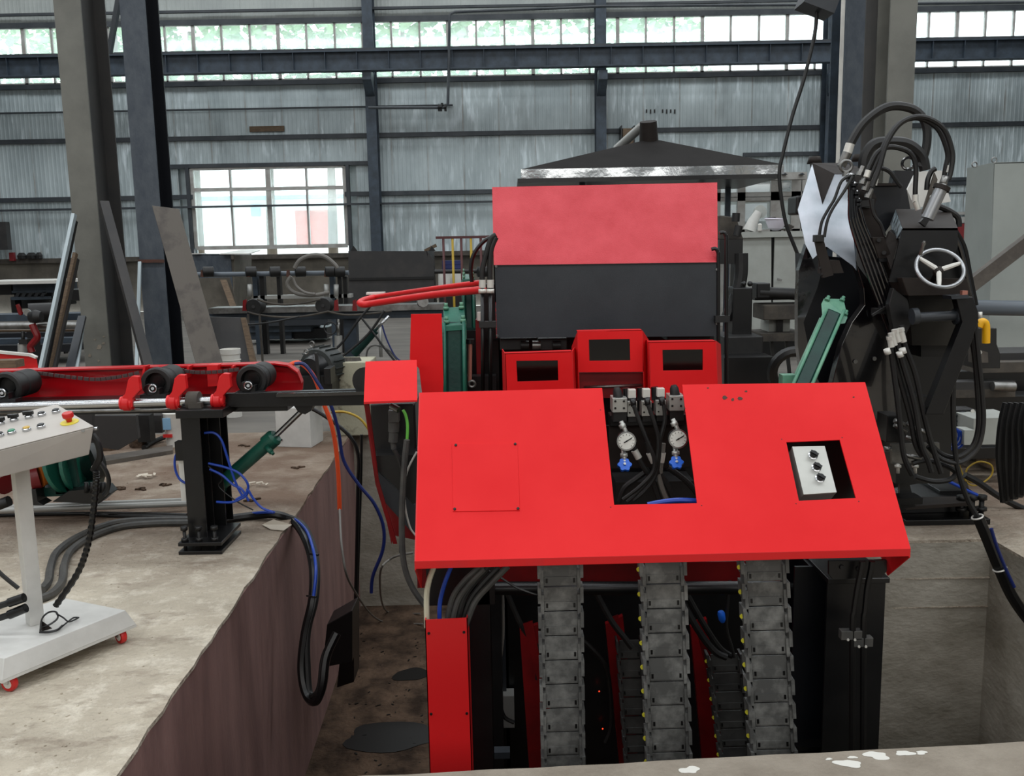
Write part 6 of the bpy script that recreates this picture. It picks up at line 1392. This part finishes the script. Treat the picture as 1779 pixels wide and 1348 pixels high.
MB().pbox(440, 514, 610, 517, 13.6, .2).build('rail', 'steel_paint', c3)
for x in (362, 436, 478, 522, 574, 590, 838): MB().lathe([(.03, -.08), (.075, -.07), (.075, .07), (.03, .08)], A(x, 472, 13.4), (1, .3, 0), 16).build('roller', 'rubber', c3)
for x in (351, 431, 500, 566): MB().pp([(x - 3, 481), (x - 2, 469), (x + 2, 469), (x + 3, 481)], 13.35, .05).build('red_stop', 'rust', c3)
for x0, x1 in ((438, 446), (450, 458), (480, 486), (572, 580), (586, 592), (595, 602)): MB().pboxz(x0, 480, x1, 13.6, .12, 0).build('post', 'beam_blue' if x0 in (438, 572) else 'plastic_black', c3)
for x in (434, 567, 584): MB().cyl(A(x, 494, 13.4), A(x, 515, 13.4), .035, n=10).build('air_cylinder', 'steel_paint', c3)
hose('hose_coil', PX([(512, 466), (520, 453), (535, 445), (552, 443), (568, 448), (582, 460), (586, 466)], 13.2), .03, 'grey_hose', 'grey hose arching up above the long shaft')
hose('hose_coil', PX([(506, 480), (499, 492), (505, 504), (520, 511), (545, 513), (572, 508)], 13.2), .028, 'grey_hose', 'grey hose hanging low below the long shaft, outer one')
hose('hose_coil', PX([(509, 482), (515, 497), (530, 508), (548, 511)], 13.1), .02, 'grey_hose', 'grey hose hanging low below the long shaft, inner one')
# pale slabs on the far floor
for i, (x0, y0, x1, y1) in enumerate(((455, 518, 570, 524), (455, 530, 548, 534))):
    MB().prism([G(x0, y1, .05), G(x1, y1 - 1, .05), G(x1, y0 - 1, .05), G(x0, y0, .05)], (0, 0, -.05)).build('floor_slab', 'frame_white', label=['rear', 'front'][i] + ' long pale steel bar lying on the floor behind the far conveyor', cat='bar')
mo = T('electric_motor', 'dark electric motor with an eye bolt above the conveyor end', 'motor', Vector((A(545, 690, 7.2).x, 7.2, 0)))
c = A(548, 640, 7.3); ax = Vector((-.35, -1, 0)).normalized()
MB().lathe([(.06, 0), (.15, .01), (.16, .03), (.16, .2), (.14, .22)], c, -ax, 28).build('body', 'motor', mo)
fn = MB()
for k in range(18):
    a = 2 * math.pi * k / 18; _, e1, e2 = basis(-ax); d = e1 * math.cos(a) + e2 * math.sin(a)
    fn.bar(c + d * .165 - ax * .03, c + d * .165 - ax * .2, .02, .006, side=d)
fn.build('fin', 'motor', mo)
MB().lathe([(.02, -.1), (.09, -.09), (.105, -.04), (.12, .0)], c, -ax, 24).build('gear_housing', 'black', mo)
MB().torus(A(542, 598, 7.3), ax, .022, .005, 14, 6).torus(A(532, 611, 7.1), ax, .018, .005, 14, 6).build('eye_bolt', 'steel', mo)
MB().bar(A(549, 613, 7.0), A(556, 672, 7.0), .03, .02).build('guard_bar', 'rubber', mo); MB().pbox(513, 655, 578, 690, 7.1, .3).build('base', 'black', mo); MB().pbox(562, 640, 575, 668, 7.0, .2).build('terminal_box', 'black', mo, bevel=.004)
MB().pboxz(575, 630, 641, 7.4, .4, 0).build('concrete_block', 'block_cream', label='cream block with dark scribbles left of the small red housing', cat='block', bevel=.008)
m = MB()
for k in range(9):
    x = random.uniform(580, 630); m.lathe([(.02, 0), (.05, .0), (.03, .04)], A(x, 629, 7.5), (0, .1, 1), 6, False)
m.build('scrap_heap', 'dusty', label='small dusty scrap heap on top of the cream block', cat='scrap', kind='stuff')
rl = T('guard_railing', 'brown railing with alternating yellow bars left of the tall red guard', 'railing', Vector((A(805, 520, 12.8).x, 12.8, 0)))
MB().bar(A(757, 413, 12.8), A(862, 411, 12.8), .035, .035, side=(0, 0, 1)).build('top_rail', 'brown_rail', rl)
for i, x in enumerate((770, 786, 801, 818, 835, 851)): MB().cyl(A(x, 413, 12.8), Vector((A(x, 413, 12.8).x, 12.8, 0)), .017, n=8).build('bar', 'yellow_rail' if i % 2 else 'brown_rail', rl)
MB().cyl(A(772, 502, 20.8), A(772, 474, 20.8), .14, n=16).build('drum', 'white_paint', label='white drum behind the left bars of the railing', cat='drum')
MB().pbox(780, 475, 806, 502, 21, .5).build('white_case', 'white_paint', label='white case behind the railing bars', cat='case')
for i in range(3): MB().pbox(768, 453 + i * 7, 800, 460 + i * 7, 21.6, .5).build('blue_pallet', 'blue_dark', label=['top', 'middle', 'bottom'][i] + ' blue layer stacked behind the railing', cat='pallet', group='blue layers behind the railing')

# --- right group: canopy, office, cabinets
cp = T('extraction_canopy', 'wide dark pyramid extraction canopy with crinkled silver fascia behind the red guard', 'canopy', Vector((A(1130, 600, 14).x, 14.5, 0)))
zr = A(1130, 290, 13.4).z; x0, x1 = A(905, 290, 13.4).x, A(1362, 286, 13.4).x
apx = Vector((A(1130, 243, 14.6).x, 14.6, A(1130, 245, 14.6).z))
bs_ = [Vector((x0, 13.4, zr)), Vector((x1, 13.4, zr)), Vector((x1, 15.8, zr)), Vector((x0, 15.8, zr))]
ax_ = [apx + Vector((-.12, -.1, 0)), apx + Vector((.12, -.1, 0)), apx + Vector((.12, .1, 0)), apx + Vector((-.12, .1, 0))]
MB().hexa(bs_ + ax_).build('roof', 'canopy_dark', cp)
fz = A(1130, 306, 13.4).z
for k, (a, b) in enumerate(((bs_[0], bs_[1]), (bs_[1], bs_[2]), (bs_[2], bs_[3]), (bs_[3], bs_[0]))):
    m = MB(); n_ = 24; V = []
    for i in range(n_ + 1):
        p = a.lerp(b, i / n_); V += [Vector((p.x, p.y + random.uniform(-.01, .01), zr)), Vector((p.x, p.y + random.uniform(-.02, .02), fz))]
    m.add(V, [(2 * i, 2 * i + 2, 2 * i + 3, 2 * i + 1) for i in range(n_)], True); m.build('fascia', 'foil', cp)
MB().prism([Vector((p.x, p.y, fz)) + Vector((.05 if p.x < 0 else -.05, 0, 0)) for p in bs_], (0, 0, -.06)).build('gutter_frame', 'black', cp)
for x, y in ((x0 + .9, 13.8), (x0 + 1.15, 15.5), (x1 - .3, 15.5), (x0 + 3.0, 15.5)): MB().box(x - .04, x + .04, y - .04, y + .04, 0, fz).build('leg', 'beam_blue', cp)
MB().cyl(apx + Vector((-.02, 0, -.1)), apx + Vector((-.05, -.1, .28)), .15, .13, 18).build('duct', 'black_brown', cp)
MB().cyl(apx + Vector((-.1, .2, .25)), apx + Vector((-.45, .6, -.05)), .07, n=12).build('duct_arm', 'steel_paint', cp)
MB().pbox(1082, 223, 1101, 250, 24.2, .3).build('extractor_box', 'wood', label='small brown box between two thin posts above the canopy', cat='box')
for x in (1080, 1102): MB().pbox(x - 1, 218, x + 1, 262, 24.15, .45).build('thin_post', 'plastic_black', label=['thin black post left of the small brown box', 'thin black post right of the small brown box'][x > 1090], cat='post')
of = T('site_office', 'pale framed office cabin with windows behind the cabinets', 'cabin', Vector((A(1310, 560, 17).x, 17, 0)))
MB().pbox(1150, 303, 1402, 311, 16.6, .3).build('eave', 'frame_white', of)
for x in range(1240, 1400, 30): MB().pp([(x, 303), (x + 4, 300), (x + 9, 303)], 16.5, .3).build('roof_rib', 'purlin', of)
for x0_, x1_ in ((1240, 1248), (1282, 1290), (1340, 1352), (1376, 1384), (1394, 1402)): MB().pbox(x0_, 311, x1_, 600, 17, .08).build('mullion', 'frame_white', of)
for y0, y1 in ((335, 341), (343, 347), (400, 600)): MB().pbox(1240, y0, 1402, y1, 17, .06).build('transom', 'frame_white', of)
for x0_, x1_ in ((1248, 1282), (1290, 1340), (1352, 1376), (1384, 1394)):
    for y0, y1 in ((311, 335), (347, 400)): MB().pbox(x0_, y0, x1_, y1, 17.03, .01).build('pane', 'pane_glass', of)
MB().pbox(1240, 345, 1402, 600, 20.2, .05).build('rear_wall', 'cabinet', of)
MB().pbox(1240, 311, 1402, 321, 20.2, .05).build('rear_wall', 'dusty', of)
for x0_, y0, x1_, y1 in ((1240, 322, 1344, 338), (1290, 354, 1332, 384), (1252, 356, 1280, 374)): MB().pbox(x0_, y0, x1_, y1, 20.1, .05).build('lit_window', 'outside_white', of)
MB().pbox(1344, 345, 1350, 400, 19.5, .05).pbox(1290, 345, 1340, 351, 19.5, .05).build('door_frame', 'wood', of)
cb = T('steel_cabinet', 'pale steel cabinet with two doors and a handle, right of the red guard', 'cabinet', Vector((A(1340, 590, 12).x, 12.2, 0)))
MB().pboxz(1284, 405, 1400, 12.1, .45, 0).build('body', 'plastic_black', cb)
MB().pbox(1288, 403, 1400, 411, 12.0, .6).build('top', 'cabinet', cb)
MB().pp([(1291, 412), (1340, 412), (1340, 590), (1286, 590), (1286, 470)], 12.05, .03).build('door', 'cabinet', cb)
d2 = MB().pbox(1346, 412, 1400, 590, 12.05, .03).build('door', 'cabinet', cb)
MB().bar(A(1350, 485, 12.0), A(1358, 487, 12.0), .03, .02, side=(0, 0, 1)).build('handle', 'chrome', d2)
hm = T('safety_helmet', 'white safety helmet upside down on the pale cabinet', 'helmet', A(1347, 402, 12.1))
MB().lathe([(.03, 0), (.09, .03), (.125, .1), (.135, .16), (.128, .16), (.118, .1), (.02, .03)], A(1347, 401, 12.1), (.05, 0, 1), 20).build('shell', 'helmet', hm); MB().torus(A(1347, 381, 12.1), (.05, 0, 1), .133, .008, 20, 6).build('brim', 'helmet', hm)
MB().lathe([(.02, 0), (.05, .02), (.05, .05)], A(1341, 384, 12.15), (0, 0, 1), 10).build('liner', 'plastic_black', hm)
fn_ = T('lamp_bag', 'pale plastic-wrapped round head lying on the cabinet left of the helmet', 'wrapped object', A(1315, 402, 12.3))
MB().tube([A(1302, 401, 12.3), A(1308, 385, 12.3), A(1318, 368, 12.3)], [.09, .07, .05], 12).build('wrap', 'cart_white', fn_); MB().lathe([(.02, -.02), (.085, -.01), (.085, .03), (.02, .04)], A(1320, 368, 12.35), (.2, -1, .1), 20).build('head', 'cabinet', fn_)
MB().lathe([(.02, 0), (.028, .01), (.028, .09), (.012, .1)], A(1320, 402, 12.0), (0, 0, 1), 12).build('white_bottle', 'white_paint', label='small white bottle between the wrapped object and the helmet', cat='bottle')
m = MB()
for k in range(6): m.tube(sp([A(1366 + random.uniform(-8, 14), 401, 12.1) + Vector((0, 0, random.uniform(0, .08))) for _ in range(4)], 4), .010, 6)
m.build('tool_heap', 'dusty', label='small tangle of rope and tools on the cabinet right of the helmet', cat='tools')
# dark old machine between the guard and the cabinets
om = T('old_press', 'dark old press with round knobs between the red guard and the pale cabinet', 'machine', Vector((A(1270, 640, 8.6).x, 8.8, 0)))
MB().pp([(1250, 374), (1280, 378), (1286, 400), (1292, 416), (1250, 416)], 8.6, .4).build('upper_body', 'dusty', om, bevel=.01)
MB().pbox(1250, 416, 1290, 458, 8.5, .5).build('middle_body', 'plastic_black', om)
MB().cyl(A(1278, 385, 8.5), A(1279, 370, 8.5), .035, n=14).cyl(A(1280, 410, 8.5), A(1284, 392, 8.5), .035, n=14).build('knob', 'rubber', om)
MB().tube(sp(PX([(1288, 440), (1287, 480), (1277, 520), (1262, 555)], 8.5)), .06, 10).build('curved_arm', 'rubber', om)
MB().pbox(1274, 500, 1306, 585, 8.4, .3).build('lower_body', 'plastic_black', om, bevel=.01)
for x in (1292, 1303): MB().ball(A(x, 493, 8.3), .025, 12).build('ball_knob', 'plastic_black', om)
MB().pbox(1258, 585, 1325, 632, 8.2, .5).build('base', 'rubber', om, bevel=.01)
vb_ = T('vice_bench', 'dusty old vice and pipe machine standing left of the glossy black head', 'machine', Vector((A(1360, 640, 8.8).x, 8.8, 0)))
MB().cyl(A(1318, 508, 8.8), A(1402, 512, 8.8), .055, n=16).build('pipe_ram', 'rubber', vb_)
MB().pbox(1315, 492, 1338, 518, 8.75, .2).build('clamp_head', 'plastic_black', vb_, bevel=.01)
MB().pbox(1312, 505, 1402, 520, 8.9, .2).build('bed', 'plastic_black', vb_)
MB().pbox(1327, 530, 1402, 555, 8.7, .4).build('table', 'dusty', vb_, bevel=.01)
MB().pbox(1336, 555, 1372, 580, 8.9, .3).build('pedestal', 'cabinet', vb_); MB().pbox(1350, 555, 1360, 580, 8.85, .02).build('slot', 'plastic_black', vb_)
MB().pbox(1322, 580, 1402, 592, 8.7, .5).build('lower_table', 'dusty', vb_)
for x in (1340, 1366): MB().bar(A(x, 592, 8.8), Vector((A(x + 12, 612, 8.8).x, 8.8, 0)), .03, .03).build('leg', 'rubber', vb_)
MB().torus(A(1378, 645, 7.4), (0, 1, .2), .17, .045, 24, 8).build('hose_reel', 'plastic_black', label='black round reel low behind the diagonal green cylinder', cat='reel')
MB().pboxz(1258, 622, 1345, 7.9, .3, 0).build('low_bench', 'plastic_black', label='low black bench behind the right window guard', cat='bench')
MB().pboxz(1590, 390, 1680, 11, .1, 0).build('red_door', 'maroon', label='dark red corrugated panel seen between the black machine and the enclosure', cat='panel')
MB().pbox(1384, 340, 1402, 372, 4.62, .15).build('side_knob', 'rubber', rm, bevel=.01)
MB().pbox(1600, 378, 1720, 386, 24.2, .35).pbox(1600, 369, 1720, 372, 24.2, .35).build('pale_rails', 'frame_white', label='pale rails behind the polished ram', cat='rail')

MB().pboxz(762, 502, 812, 20.7, 1.6, 0).build('low_rack', 'plastic_black', label='dark low rack carrying the white drum and the white case', cat='rack')
for i, (x, y, r) in enumerate(((172, 603, .035), (180, 597, .02), (156, 618, .025), (165, 590, .012), (180, 585, .013), (171, 627, .015))):
    c = A(x, y, 8.995); pts = [c + Vector((math.cos(k) * r * random.uniform(.5, 1.3), 0, math.sin(k) * r * random.uniform(.4, .9))) for k in (0, 1, 2, 3, 4, 5)]
    MB().prism(pts, (0, .004, 0)).build('plaster_spot', 'ledge', label=['largest', 'small', 'low left', 'tiny upper', 'upper right', 'lowest'][i] + ' pale plaster spot on the wide grey column', cat='paint mark', group='plaster spots on the wide grey column')
